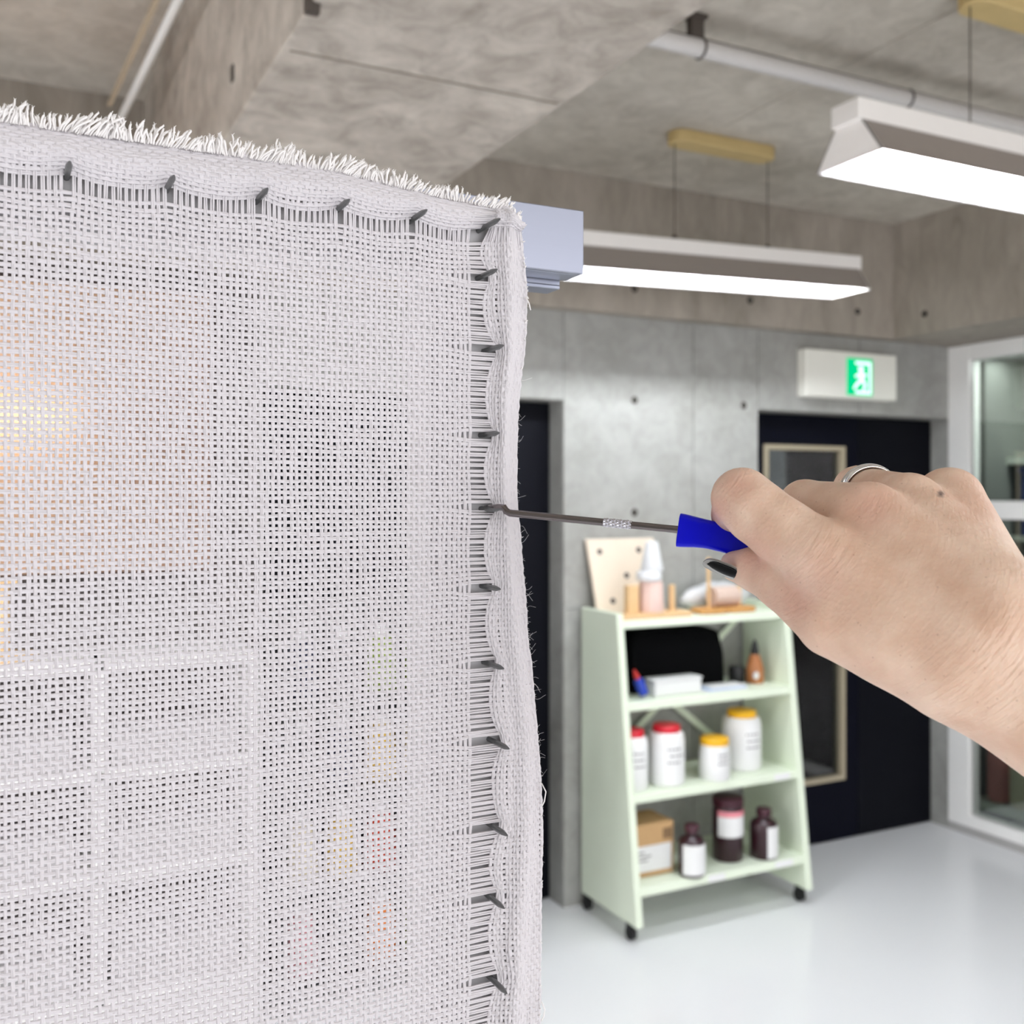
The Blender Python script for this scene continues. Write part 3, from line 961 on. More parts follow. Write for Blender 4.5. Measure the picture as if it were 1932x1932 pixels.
for k in range(3):
    u0_ = U(1322 + k * 8, 3.31)
    MB().box(u0_, u0_ + 0.21 - k * 0.02, 3.275 + 0.006 * k, 3.37, z1 + 0.006 * k, z1 + 0.006 * k + 0.0055).build('leaflet', M['paper'] if k != 1 else M['paperblue'], bevel=0.001, label=['white leaflet at the bottom of the small pile on the upper trolley shelf', 'pale blue leaflet in the middle of the small pile on the upper trolley shelf', 'white leaflet on top of the small pile on the upper trolley shelf'][k], cat='leaflet', group='leaflets on the upper trolley shelf')
cu = U(1390, 3.42)
MB().lathe(cu, 3.42, [(0.03, z1), (0.034, z1 + 0.006), (0.034, z1 + 0.06), (0.028, z1 + 0.068)], 18).build('black_pot', M['rubber'], smooth='auto', label='short black pot beside the copper spray bottle', cat='pot')
cu = U(1424, 3.38)
sb = thing('spray_bottle', (cu, 3.38, z1), 'copper coloured bottle with a black pointed cap on the upper trolley shelf', 'bottle')
MB().lathe(cu, 3.38, [(0.034, z1), (0.038, z1 + 0.006), (0.037, z1 + 0.06), (0.026, z1 + 0.10), (0.018, z1 + 0.12)], 20).build('body', mat('copper_plastic', rgb(176, 112, 66), 0.35, var=0.25, scale=40), sb, smooth='auto')
MB().lathe(cu, 3.38, [(0.018, z1 + 0.12), (0.019, z1 + 0.13), (0.011, z1 + 0.165), (0.004, z1 + 0.18)], 14).build('cap', M['rubber'], sb, smooth='auto')
vs, fs = blob(cu - 0.022, 3.345, z1 + 0.036, 0.016, 0.006, 0.016, 0.0, 1, 14, 8, False)
MB().add(vs, fs).build('round_sticker', M['paper'], sb, smooth=True)

# --- bay 2: jars
M['jar'] = mat('milky_white_plastic', rgb(236, 236, 236), 0.4, var=0.02)
M['red'] = mat('red_lid', rgb(206, 24, 46), 0.4)
M['yellow'] = mat('yellow_lid', rgb(240, 182, 24), 0.4)
M['print'] = mat('grey_print', rgb(140, 138, 138), 0.7)
z2 = SHELF_Z[2]
def jar(px, v, zb, h, r, lid, label, lidr=0.75, lidh=0.03, neck=0.82, shoulder=0.86, lines=3):
    u = U(px, v)
    t = thing('plastic_jar', (u, v, zb), label, 'jar', 'white jars on the trolley')
    MB().lathe(u, v, [(r * 0.9, zb), (r, zb + 0.008), (r, zb + h * 0.35), (r, zb + h * shoulder - 0.03), (r * 0.93, zb + h * shoulder), (r * neck, zb + h - lidh + 0.004)], 24).build('body', M['jar'], t, smooth='auto')
    rl = r * lidr
    MB().lathe(u, v, [(rl, zb + h - lidh), (rl * 1.03, zb + h - lidh + 0.004), (rl * 1.03, zb + h - 0.005), (rl * 0.94, zb + h)], 24).build('lid', lid, t, smooth='auto')
    # a few short printed strokes on the side towards the room
    m_ = MB()
    rr = np.random.default_rng(int(px))
    for k in range(lines):
        zz = zb + h * (0.62 - 0.11 * k)
        a = -PI / 2 - 0.55 + 0.15 * rr.random()
        for q in range(4):
            da = 0.10 + 0.12 * rr.random()
            pts = []
            for aa in (a, a + da):
                pts.append((u + (r + 0.0006) * math.cos(aa), v + (r + 0.0006) * math.sin(aa)))
            m_.add([(pts[0][0], pts[0][1], zz), (pts[1][0], pts[1][1], zz), (pts[1][0], pts[1][1], zz + 0.007), (pts[0][0], pts[0][1], zz + 0.007)], [(0, 1, 2, 3)])
            a += da + 0.05
    m_.build('printed_lines', M['print'], t)
    return t
jar(1193, 3.295, z2, 0.228, 0.060, M['red'], 'white jar with red lid half hidden by the left trolley panel', lidr=0.72)
jar(1257, 3.298, z2, 0.230, 0.0715, M['red'], 'large white jar with red lid beside another red-lidded jar', lidr=0.74)
jar(1348, 3.268, z2, 0.164, 0.061, M['yellow'], 'small white tub with yellow lid', lidr=0.9, neck=0.92, shoulder=0.8)
jar(1399, 3.345, z2, 0.240, 0.080, M['yellow'], 'tall white jar with yellow lid at the right end of the shelf', lidr=0.72)

# --- bay 3
z3 = SHELF_Z[3]
M['brown'] = mat('dark_brown_bottle', rgb(40, 10, 20), 0.3)
M['card'] = mat('cardboard', rgb(196, 158, 112), 0.8, var=0.06)
u0_, u1_ = 2.135, U(1271, 3.26)
cb = thing('cardboard_box', ((u0_ + u1_) / 2, 3.32, z3), 'brown cardboard box with a white label on the lowest trolley shelf', 'box')
MB().box(u0_, u1_, 3.26, 3.42, z3, z3 + 0.20).build('carton', M['card'], cb, bevel=0.004)
MB().box(u0_ + 0.004, u1_ - 0.012, 3.2585, 3.262, z3 + 0.02, z3 + 0.118).build('label', M['paper'], cb)
m = MB()
for k, (a, b) in enumerate(((0.03, 0.09), (0.03, 0.12), (0.03, 0.105))):
    m.box(u0_ + a - 0.018, u0_ + b - 0.018, 3.2577, 3.2586, z3 + 0.092 - 0.016 * k, z3 + 0.098 - 0.016 * k)
m.build('printed_lines', M['print'], cb)
MB().box(u1_ - 0.05, u1_ - 0.008, 3.2585, 3.262, z3 + 0.135, z3 + 0.175).build('printed_square', mat('brown_print', rgb(132, 104, 74), 0.8), cb)
def bottle(px, v, h, r, label, lab_z, lab_col=None, band=None, neck=0.45, shape=0.68):
    u = U(px, v)
    t = thing('chemical_bottle', (u, v, z3), label, 'bottle', 'dark bottles on the lowest trolley shelf')
    MB().lathe(u, v, [(r * 0.93, z3), (r, z3 + 0.006), (r, z3 + h * shape), (r * 0.85, z3 + h * (shape + 0.07)), (r * neck, z3 + h * (shape + 0.13)), (r * neck, z3 + h * 0.88)], 22).build('body', M['brown'], t, smooth='auto')
    MB().lathe(u, v, [(r * neck * 1.18, z3 + h * 0.86), (r * neck * 1.2, z3 + h * 0.875), (r * neck * 1.2, z3 + h * 0.985), (r * neck * 1.1, z3 + h)], 18).build('cap', mat('maroon_cap', rgb(58, 14, 30), 0.4), t, smooth='auto')
    for (za, zb_, a0_, a1_, mm) in lab_z:
        m_ = MB()
        n_ = 14
        vs, fs = [], []
        for k in range(n_ + 1):
            a = a0_ + (a1_ - a0_) * k / n_
            for rr in (r * 0.99, r + 0.0012):
                for zz in (z3 + za, z3 + zb_):
                    vs.append((u + rr * math.cos(a), v + rr * math.sin(a), zz))
        for k in range(n_):
            b_ = k * 4
            fs += [(b_ + 2, b_ + 6, b_ + 7, b_ + 3), (b_ + 3, b_ + 7, b_ + 5, b_ + 1), (b_, b_ + 4, b_ + 6, b_ + 2)]
        fs += [(0, 2, 3, 1), (n_ * 4, n_ * 4 + 1, n_ * 4 + 3, n_ * 4 + 2)]
        m_.add(vs, fs)
        m_.build('label', mm, t)
    return t
M['pinklabel'] = mat('pink_label', rgb(226, 140, 150), 0.6)
bottle(1305, 3.205, 0.193, 0.051, 'small dark brown bottle with a white label beside the cardboard box', [(0.012, 0.125, -2.9, -0.35, M['paper'])], shape=0.66)
bottle(1373, 3.285, 0.250, 0.0615, 'tall maroon bottle with a pink and white label band on the lowest shelf', [(0.10, 0.18, -2.9, -0.2, M['paper']), (0.18, 0.202, -2.9, -0.2, M['pinklabel'])], neck=0.85, shape=0.8)
bottle(1441, 3.235, 0.195, 0.0555, 'dark brown bottle with a narrow white label near the right trolley panel', [(0.008, 0.132, -2.0, -0.55, M['paper'])], shape=0.68)

# ------------------------------------------------------------------ things seen dimly through the cloth
M['white_unit'] = mat('white_laminate', rgb(226, 224, 222), 0.5)
wu = thing('white_storage_unit', (0.15, 3.36, 0), 'white open storage unit seen dimly through the cloth at the left', 'shelf')
x0_, x1_ = -0.45, 0.73
for x in (x0_, 0.255, x1_ - 0.03):
    MB().box(x, x + 0.03, 3.2, 3.55, 0, 1.17).build('upright', M['white_unit'], wu, bevel=0.003)
for z in (1.14, 0.82, 0.52, 0.16):
    MB().box(x0_ + 0.03, x1_ - 0.03, 3.2, 3.55, z, z + 0.03).build('shelf', M['white_unit'], wu, bevel=0.003)
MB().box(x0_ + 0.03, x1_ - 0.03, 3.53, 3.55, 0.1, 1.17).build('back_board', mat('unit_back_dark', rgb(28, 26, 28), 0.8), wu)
MB().box(x0_ + 0.03, x1_ - 0.03, 3.22, 3.24, 0.0, 0.16).build('plinth', M['white_unit'], wu)
M['tray'] = mat('grey_tray', rgb(176, 172, 174), 0.6)
k = 0
for z, hh in ((0.85, 0.10), (0.55, 0.10), (0.19, 0.12)):
    for a, b in ((-0.40, -0.18), (-0.14, 0.20), (0.31, 0.67)):
        t = thing('paper_tray', ((a + b) / 2, 3.3, z), '%s pale grey tray on the %s of the unit behind the cloth' % ({-0.40: 'leftmost', -0.14: 'middle', 0.31: 'rightmost'}[a], {0.85: 'upper shelf', 0.55: 'middle shelf', 0.19: 'lowest shelf'}[z]), 'tray', 'grey trays in the storage unit')
        MB().box(a, b, 3.23, 3.48, z, z + hh).build('body', M['tray'], t, bevel=0.006)
        MB().box(a + 0.06, b - 0.06, 3.222, 3.232, z + hh * 0.55, z + hh * 0.72).build('grip', M['print'], t)
        k += 1
# warm shaded lamp standing on that unit
lm = thing('table_lamp', (0.02, 3.38, 1.17), 'warm glowing box lamp with a paper front seen through the cloth', 'lamp')
MB().lathe(0.02, 3.38, [(0.09, 1.17), (0.09, 1.185), (0.02, 1.195), (0.016, 1.40)], 18).build('base', M['beech'], lm, smooth='auto')
M['glow_back'] = mat('dark_lamp_back', rgb(60, 46, 42), 0.7)
MB().box(-0.80, 0.62, 3.480, 3.495, 1.42, 2.30).build('back_panel', M['glow_back'], lm)
mt, nt_, b_ = base_mat('paper_shade')
b_.inputs['Base Color'].default_value = rgb(178, 148, 142)
b_.inputs['Roughness'].default_value = 0.9
tl_ = N(nt_, 'ShaderNodeBsdfTranslucent')
tl_.inputs['Color'].default_value = rgb(244, 232, 212)
ms_ = N(nt_, 'ShaderNodeMixShader')
ms_.inputs['Fac'].default_value = 0.65
nt_.links.new(b_.outputs[0], ms_.inputs[1])
nt_.links.new(tl_.outputs[0], ms_.inputs[2])
nt_.links.new(ms_.outputs[0], nt_.nodes['Material Output'].inputs['Surface'])
MB().box(-0.80, 0.62, 3.392, 3.394, 1.42, 2.30).build('paper_shade', mt, lm)
MB().box(-0.82, 0.64, 3.388, 3.495, 2.30, 2.315).box(-0.82, 0.64, 3.388, 3.495, 1.405, 1.42).box(-0.82, -0.80, 3.388, 3.495, 1.42, 2.30).box(0.62, 0.64, 3.388, 3.495, 1.42, 2.30).build('casing', M['glow_back'], lm)
MB().tube([(-0.62, 3.455, 1.89), (0.22, 3.455, 1.89)], 0.014, 12).build('tube', emission_mat('warm_tube', (1.0, 0.86, 0.64, 1), 480.0), lm, smooth='auto')
MB().box(-0.02, 0.06, 3.36, 3.40, 1.39, 1.405).box(-0.64, -0.62, 3.44, 3.49, 1.88, 1.90).box(0.22, 0.24, 3.44, 3.49, 1.88, 1.90).build('bracket', M['beech'], lm)
MB().box(-1.6, 0.80, 3.51, 3.575, 0.0, 2.385).build('added_dark_sheet', mat('dark_sheet_grey', rgb(84, 78, 76), 0.8), label='dark grey sheet added to dim the back wall behind the cloth', cat='board')  # added sheet, its dark colour stands in for a dimmer wall
# black yarn rack with coloured cones
rk = thing('yarn_rack', (1.06, 3.3, 0), 'black rack of yarn cones seen dimly through the cloth', 'rack')
M['rack'] = mat('black_rack', rgb(12, 12, 16), 0.5)
for x in (0.80, 1.36):
    for y in (3.2, 3.42):
        MB().box(x, x + 0.025, y, y + 0.025, 0, 1.3).build('post', M['rack'], rk)
for z in (0.10, 0.40, 0.70, 1.0):
    MB().box(0.80, 1.385, 3.2, 3.445, z - 0.012, z).build('shelf', M['rack'], rk)
MB().box(0.80, 1.385, 3.437, 3.445, 0.05, 1.3).build('back_board', M['rack'], rk)
cols = {'olive green': (120, 138, 62), 'mustard yellow': (196, 160, 70), 'brick red': (176, 62, 42), 'orange': (210, 120, 60), 'cream': (220, 208, 180), 'dark navy': (26, 30, 52), 'rose pink': (196, 130, 136), 'charcoal': (44, 44, 48)}
lay = {1.0: ['dark navy', 'charcoal', 'olive green', 'olive green'], 0.70: ['charcoal', 'dark navy', 'mustard yellow', 'cream'], 0.40: ['cream', 'mustard yellow', 'brick red', 'dark navy'], 0.10: ['rose pink', 'charcoal', 'orange', 'olive green']}
ordn = ['leftmost', 'second from the left', 'third from the left', 'rightmost']
shn = {1.0: 'top shelf', 0.70: 'second shelf', 0.40: 'third shelf', 0.10: 'lowest shelf'}
ymats = {}
for z, row in lay.items():
    for k, cn in enumerate(row):
        if cn not in ymats:
            ymats[cn] = mat('yarn_' + cn.replace(' ', '_'), rgb(*cols[cn]), 0.9, bump=0.4, bscale=120)
        x = 0.89 + 0.137 * k
        t = thing('yarn_cone', (x, 3.30, z), '%s yarn cone, %s on the rack\'s %s, behind the cloth' % (cn, ordn[k], shn[z]), 'yarn cone', 'yarn cones in the black rack')
        MB().lathe(x, 3.30, [(0.052, z), (0.058, z + 0.012), (0.040, z + 0.17), (0.030, z + 0.185)], 18).build('wound_yarn', ymats[cn], t, smooth='auto')
        MB().lathe(x, 3.30, [(0.022, z + 0.18), (0.018, z + 0.215)], 12).build('core', M['paper'], t, smooth='auto')

# ------------------------------------------------------------------ tufting frame
VF = 0.298       # plane of the stretched cloth
NZ = 1.7365      # height of the top row of nails
NU = 0.1415      # the side row of nails
fr = thing('cloth_stretcher', (NU, 0.31, 1.1), 'pale grey tufting frame with a row of steel nails holding the white cloth', 'frame')
MB().box(0.1222, 0.1545, 0.302, 0.319, 1.02, 1.7415).build('side_bar', M['frame'], fr, bevel=0.001)
MB().box(-0.62, 0.1222, 0.302, 0.319, 1.7225, 1.7415).build('top_bar', M['frame'], fr, bevel=0.001)
MB().box(-0.62, 0.1222, 0.302, 0.319, 1.02, 1.052).build('bottom_bar', M['frame'], fr, bevel=0.001)
MB().box(-0.652, -0.62, 0.302, 0.319, 1.02, 1.7415).build('side_bar', M['frame'], fr, bevel=0.001)
top_nails = [U(p, VF) for p in (127, 317, 488, 638, 780)]
sp = 0.0253
top_nails = [top_nails[0] - sp * k for k in range(4, 0, -1)] + top_nails
corner = (U(912, VF), NZ)
side_px = [(910, 521), (922, 660), (916, 820), (917, 960), (918, 1107), (922, 1252), (932, 1399), (929, 1558), (923, 1691), (928, 1847)]
side_nails = [UZ(a, b, VF) for a, b in side_px]
lastz = side_nails[-1][1]
side_nails += [(NU, lastz - 0.0255 * k) for k in range(1, 4)]
def nail(u, z, L=0.0122, r=0.00088):
    y0 = 0.304
    yt = VF - L
    m_ = MB()
    m_.tube([(u, y0, z), (u, VF - L + 0.0042, z), (u, VF - L + 0.0036, z), (u, yt + 0.0008, z), (u, yt, z)], [r, r, r * 1.0, r * 0.42, r * 0.12], 8)
    m_.build('nail', M['nail'], fr, smooth='auto')
for u in top_nails:
    nail(u, NZ, 0.0115)
nail(corner[0], corner[1], 0.0125)
for k, (u, z) in enumerate(side_nails):
    nail(u, z, 0.0112 if k not in (2, 4) else 0.0105)

# aluminium rail the frame hangs on, and its stand
ral = thing('aluminium_rail', (0.0, 0.334, 1.73), 'brushed aluminium channel rail ending beyond the top right corner of the cloth', 'rail')
rz0, rz1 = 1.7312, 1.7544
m = MB()
m.box(-0.70, 0.1913, 0.3215, 0.3240, rz0, rz1)
m.box(-0.70, 0.1913, 0.3240, 0.3345, rz0, rz0 + 0.0022)
m.box(-0.70, 0.1913, 0.3240, 0.3345, rz1 - 0.0022, rz1)
m.box(-0.70, 0.1913, 0.3322, 0.3345, rz0 + 0.0022, rz1 - 0.0022)
m.build('channel', M['alu'], ral, bevel=0.0004)
m = MB()
m.box(-0.70, 0.1895, 0.336, 0.3375, rz0 - 0.0016, rz0 + 0.010)
m.box(-0.70, 0.1895, 0.336, 0.3460, rz0 - 0.0030, rz0 - 0.0016)
m.box(-0.70, 0.1895, 0.3335, 0.3460, rz0 + 0.010, rz0 + 0.0116)
m.build('lower_track', M['alu'], ral, bevel=0.0003)
for x in (-0.70,):
    MB().box(x - 0.03, x, 0.322, 0.346, 0.02, 1.78).build('post', M['alu'], ral, bevel=0.002)
    MB().box(x - 0.04, x + 0.01, 0.05, 0.62, 0.0, 0.025).build('foot', M['alu'], ral, bevel=0.003)

# ------------------------------------------------------------------ the cloth, thread by thread
S = 0.00175
def pl(z, pts):
    xs = [p[0] for p in pts][::-1]
    ys = [p[1] for p in pts][::-1]
    return np.interp(z, xs, ys)
edge_pts = []
for px, py in ((985, 395), (990, 450), (999, 560), (993, 640), (987, 700), (980, 760), (977, 860), (979, 940), (986, 1010), (993, 1100), (1001, 1200), (1010, 1300), (1018, 1400), (1024, 1480), (1026, 1600), (1025, 1700), (1024, 1800), (1023, 1932), (1020, 2200)):
    u, z = UZ(px, py, VF - 0.002)
    edge_pts.append((z, u))
UL = 0.1352                       # last ground column left of the ladder
n_left = 128
ground_c = [UL - S * k for k in range(n_left, -1, -1)]
NFC = 17                          # columns bunched in the side flap
NZL = NZ - 0.0046                 # last ground row below the ladder at the top
n_down = 178
NFR = 13                          # rows bunched in the top flap
ground_r = [NZL - S * k for k in range(n_down, -1, -1)]
sz = np.array(sorted([NZ] + [z for _, z in side_nails]))
su_ = np.array([u for u, z in sorted([(corner[0], NZ)] + list(side_nails), key=lambda t_: t_[1])])
tu_ = np.array(top_nails + [corner[0]])

def bow(x, knots):
    """0 at the nails, 1 halfway between"""
    i = np.clip(np.searchsorted(knots, x) - 1, 0, len(knots) - 2)
    t_ = np.clip((x - knots[i]) / (knots[i + 1] - knots[i]), 0, 1)
    return np.sin(PI * t_) ** 0.75

def smooth_noise(n, seed, cells):
    r_ = np.random.default_rng(seed)
    k_ = r_.normal(0, 1, cells + 3)
    x = np.linspace(0, cells, n)
    i = x.astype(int)
    f = x - i
    f = f * f * (3 - 2 * f)
    return k_[i] * (1 - f) + k_[i + 1] * f

nC = len(ground_c) + NFC
nR = len(ground_r) + NFR
colbase = np.array(ground_c + [0.0] * NFC)
isf_c = np.arange(nC) >= len(ground_c)
qc = np.where(isf_c, (np.arange(nC) - len(ground_c)) / (NFC - 1.0), 0.0)
rowbase = np.array(ground_r + [0.0] * NFR)
isf_r = np.arange(nR) >= len(ground_r)
qr = np.where(isf_r, (np.arange(nR) - len(ground_r)) / (NFR - 1.0), 0.0)
u_knots = [(-0.3, 1.7480), (0.09, 1.7480), (0.125, 1.7445), (0.137, 1.7440), (0.147, 1.7432), (0.155, 1.7385), (0.17, 1.736)]
def top_edge(u):
    return np.interp(u, [k_[0] for k_ in u_knots], [k_[1] for k_ in u_knots])

# first guess of every crossing, then the pull of the nails
Ug = np.zeros((nC, nR)); Zg = np.zeros((nC, nR)); Yg = np.full((nC, nR), VF)
Zg[:, :] = np.where(isf_r, NZ + 0.001, rowbase)[None, :]
Ug[:, :] = colbase[:, None]
for it in range(3):
    # side flap columns
    Zc = Zg[isf_c, :]
    nu = np.interp(Zc, sz, su_)
    start = nu + 0.0024
    ed = pl(Zc, edge_pts)
    q = qc[isf_c][:, None]
    qq = 0.78 * q + 0.22 * q ** 2
    qq = np.where(q < 0.25, qq * 0.8, qq)
    Ug[isf_c, :] = start + (ed - start) * qq + (0.0010 - 0.0037 * bow(Zc, sz)) * np.exp(-5.0 * q)
    # top flap rows
    Uc = Ug[:, isf_r]
    start = NZ + 0.0008 - 0.0021 * bow(Uc, tu_)
    te = top_edge(Uc)
    q = qr[isf_r][None, :]
    Zg[:, isf_r] = start + (te - start) * q
# rows spread apart around each side nail, columns around each top nail
lad_w = np.clip((Ug - (UL - 0.008)) / 0.008, 0, 1)
lad_w = np.where(isf_c[:, None], np.clip(1 - qc[:, None] * 2.2, 0, 1), lad_w)
for u, z in side_nails + [(corner[0], NZ)]:
    d_ = Zg - z
    Zg += np.sign(d_ + 1e-9) * 0.0012 * np.exp(-np.abs(d_) / 0.0034) * lad_w * (~isf_r)[None, :]
lad_t = np.clip((Zg - (NZL - 0.008)) / 0.008, 0, 1)
lad_t = np.where(isf_r[None, :], np.clip(1 - qr[None, :] * 2.2, 0, 1), lad_t)
for u in tu_:
    d_ = Ug - u
    Ug += np.sign(d_ + 1e-9) * 0.0009 * np.exp(-np.abs(d_) / 0.003) * lad_t * (~isf_c)[:, None]
# gentle waviness of the ground where it is pulled
ci, ri = np.meshgrid(np.arange(nC), np.arange(nR), indexing='ij')
gw = (~isf_r)[None, :] * np.exp(-np.clip(NZL - Zg, 0, 1) / 0.010)
Zg -= 0.0016 * bow(Ug, tu_) * gw * 0.75
gw = (~isf_c)[:, None] * np.exp(-np.clip(UL - Ug, 0, 1) / 0.007)
Ug -= 0.0012 * bow(Zg, sz) * gw * 0.6
for i in range(nC):
    Ug[i] += 0.00011 * smooth_noise(nR, 100 + i, 40)
for j in range(nR):
    Zg[:, j] += 0.00012 * smooth_noise(nC, 900 + j, 34)
# relief: the flaps bulge towards the room, roll back at their rims
Yg = VF - 0.0024 * np.sin(PI * np.clip(qc * 1.06, 0, 1))[:, None] * np.ones((1, nR)) - 0.0030 * np.sin(PI * np.clip(qr * 1.05, 0, 1))[None, :] * np.ones((nC, 1))
Yg += np.where(isf_c[:, None], 0.0009 * np.sin(qc[:, None] * 9.0 + 1.6 * np.sin(Zg * 31.0)) * np.sin(PI * qc)[:, None], 0)
Yg += 0.0004 * np.sin(Ug * 55) * np.sin(Zg * 47 + 1.3)

def strands(A, B, Y, lateral, gap, rad, amp, sign0, seed, fat, open_):
    """A,B,Y: (threads, points) arrays of position; lateral 'x' or 'z' is the width direction"""
    nt_, npt = A.shape
    r_ = np.random.default_rng(seed)
    V_all, F_all, off = [], [], 0
    alt = np.where((np.add.outer(np.arange(nt_), np.arange(npt)) % 2) == 0, 1.0, -1.0) * sign0
    for s_ in (-1, 1):
        rr = rad * (1 + 0.16 * r_.normal(0, 1, (nt_, npt)))
        rr = np.clip(rr, rad * 0.65, rad * 1.5) * fat
        g_ = gap * (0.5 + 0.10 * r_.normal(0, 1, (nt_, 1))) * s_ * open_
        Yp = Y + amp * alt
        nseg = 4
        ring = []
        for k in range(nseg):
            an = 2 * PI * k / nseg + PI / 4
            dl, dy = math.cos(an) * 1.18, math.sin(an) * 1.0
            if lateral == 'x':
                ring.append(np.stack([A + g_ + rr * dl, Yp + rr * dy, B], -1))
            else:
                ring.append(np.stack([A, Yp + rr * dy, B + g_ + rr * dl], -1))
        Vv = np.stack(ring, 2)                     # threads, points, seg, 3
        idx = np.arange(nt_ * npt * nseg).reshape(nt_, npt, nseg) + off
        a = idx[:, :-1, :]
        b = idx[:, 1:, :]
        fq = np.stack([a, np.roll(a, -1, 2), np.roll(b, -1, 2), b], -1).reshape(-1, 4)
        V_all.append(Vv.reshape(-1, 3))
        F_all.append(fq)
        off += nt_ * npt * nseg
    return np.concatenate(V_all), np.concatenate(F_all)


def np_mesh(name, verts, quads, material, parent, smooth=True):
    me = bpy.data.meshes.new(name)
    org = np.array(WORLD[parent.name]) if parent is not None else np.zeros(3)
    verts = verts - org
    me.vertices.add(len(verts))
    me.vertices.foreach_set('co', verts.astype(np.float32).ravel())
    k = quads.shape[1]
    me.loops.add(quads.size)
    me.loops.foreach_set('vertex_index', quads.astype(np.int32).ravel())
    me.polygons.add(len(quads))
    me.polygons.foreach_set('loop_start', np.arange(0, quads.size, k, dtype=np.int32))
    me.polygons.foreach_set('loop_total', np.full(len(quads), k, dtype=np.int32))
    if smooth:
        me.polygons.foreach_set('use_smooth', np.ones(len(quads), dtype=bool))
    me.materials.append(material)
    me.update(calc_edges=True)
    o = bpy.data.objects.new(name, me)
    COL.objects.link(o)
    if parent is not None:
        o.parent = parent
        WORLD[o.name] = WORLD[parent.name]
    return o


cl = thing('tufting_cloth', (0.0, VF, 1.42), 'open-weave white cotton tufting cloth stretched over the nails, frayed along its top', 'cloth')
AMP = 0.00019
FAT = 1 + 0.04 * np.clip(qc * 4.0, 0, 1)[:, None] * np.ones((1, nR)) + 0.20 * np.clip(qr * 4.0, 0, 1)[None, :] * np.ones((nC, 1))
FAT = np.minimum(FAT, 1.5)
# the floating yarns of the ladders show as thin separate strands
iL, jL = len(ground_c), len(ground_r)
lad_r = np.zeros((nC, nR)); lad_r[iL - 1:iL + 1, :] = 1
lad_c = np.zeros((nC, nR)); lad_c[:, jL - 1:jL + 1] = 1
v1, f1 = strands(Ug, Zg, Yg, 'x', 0.00042, 0.00036, AMP, 1.0, 5, FAT * (1 - 0.20 * lad_c), 1 + 0.30 * lad_c)
o = np_mesh('lengthwise_threads', v1, f1, M['cotton'], cl)
tag(o, kind='stuff')
v2, f2 = strands(Ug.T.copy(), Zg.T.copy(), Yg.T.copy(), 'z', 0.00045, 0.00038, AMP, -1.0, 6, (FAT * (1 - 0.20 * lad_r)).T, (1 + 0.30 * lad_r).T)
o = np_mesh('crosswise_threads', v2, f2, M['cotton'], cl)
tag(o, kind='stuff')

# fringe along the top, fluff and loose ends along the side
fm = MB()
for layer in (0, 1):
    u = -0.085
    while u < 0.1535:
        zt = float(top_edge(np.array(u))) - 0.0006
        tuft_ = math.sin(u * 260 + 1.9 * math.sin(u * 97) + layer)
        if tuft_ < -0.93:
            u += 0.0006
            continue
        L = (0.0050 + 0.0010 * tuft_ + random.uniform(-0.0011, 0.0009)) * (1.0 if u < 0.1 else 0.74) * (1.0 if layer == 0 else 0.72)
        leanx = 0.30 + 0.38 * math.sin(u * 260 + 2.4) + random.uniform(-0.22, 0.22)
        ydir = random.uniform(-0.35, 0.15) - 0.12 * layer
        base = np.array((u, VF - 0.0006 - 0.0009 * layer + random.uniform(-0.0009, 0.0009), zt - 0.0003 * layer))
        bend = random.uniform(-0.55, 0.75)
        wob = random.uniform(-0.14, 0.14)
        pts = []
        for k in range(7):
            t_ = k / 6
            pts.append(base + np.array(((leanx * t_ + bend * t_ * t_ * 0.45 + wob * math.sin(t_ * 6.0) * 0.5) * L, (ydir * t_ + wob * math.sin(t_ * 5 + 1) * 0.4) * L, L * (t_ - 0.14 * abs(leanx + bend) * t_ * t_))))
        r0 = random.uniform(0.00024, 0.00034)
        fm.tube(pts, [r0 * q for q in (0.85, 0.95, 0.92, 1.0, 1.04, 1.16, 0.95)], 6)
        for q in range(2):
            e_ = pts[-1]
            dv = np.array((random.uniform(-0.6, 0.9), random.uniform(-0.6, 0.6), random.uniform(0.3, 1.0))) * 0.0007
            fm.tube([e_, e_ + dv * 0.5, e_ + dv], [0.00012, 0.00009, 0.00004], 4)
        u += random.uniform(0.00042, 0.00080)
fo = fm.build('fringe', M['cotton_lit'], cl, smooth=True)
tag(fo, kind='stuff')
hm = MB()
for k in range(420):
    py = random.uniform(400, 1940)
    if 640 < py < 760 and random.random() < 0.5:
        continue
    u, z = UZ(0, py, VF)
    z = EYE + (HY - py) / F * 0.333
    ue = float(pl(np.array([z]), edge_pts)[0])
    tuft = py > 1470 or py < 700
    p = np.array((ue - 0.0003, VF + random.uniform(-0.001, 0.001), z))
    L = random.uniform(0.0006, 0.0016) if tuft or random.random() < 0.8 else random.uniform(0.002, 0.0042)
    r0 = 0.00020 if (tuft and random.random() < 0.45) else 0.000028
    if r0 > 0.0001:
        L = random.uniform(0.0004, 0.0011)
    d_ = np.array((random.uniform(0.5, 1.0), random.uniform(-0.4, 0.4), random.uniform(-0.7, 0.7)))
    d_ /= np.linalg.norm(d_)
    w_ = np.array((0, random.uniform(-1, 1), random.uniform(-1, 1))) * 0.5
    pts = [p + d_ * L * t_ + w_ * L * math.sin(t_ * 4.0) * 0.5 for t_ in np.linspace(0, 1, 6)]
    hm.tube(pts, r0, 4)
for pts in ([(992, 560), (998, 572), (1001, 585)], [(1022, 1478), (1030, 1494), (1027, 1512), (1022, 1522)], [(1022, 1890), (1028, 1905), (1026, 1918), (1021, 1926)]):
    zc_ = 0.334
    hm.tube([P(a, b, zc_) for a, b in pts], 0.00022, 6)
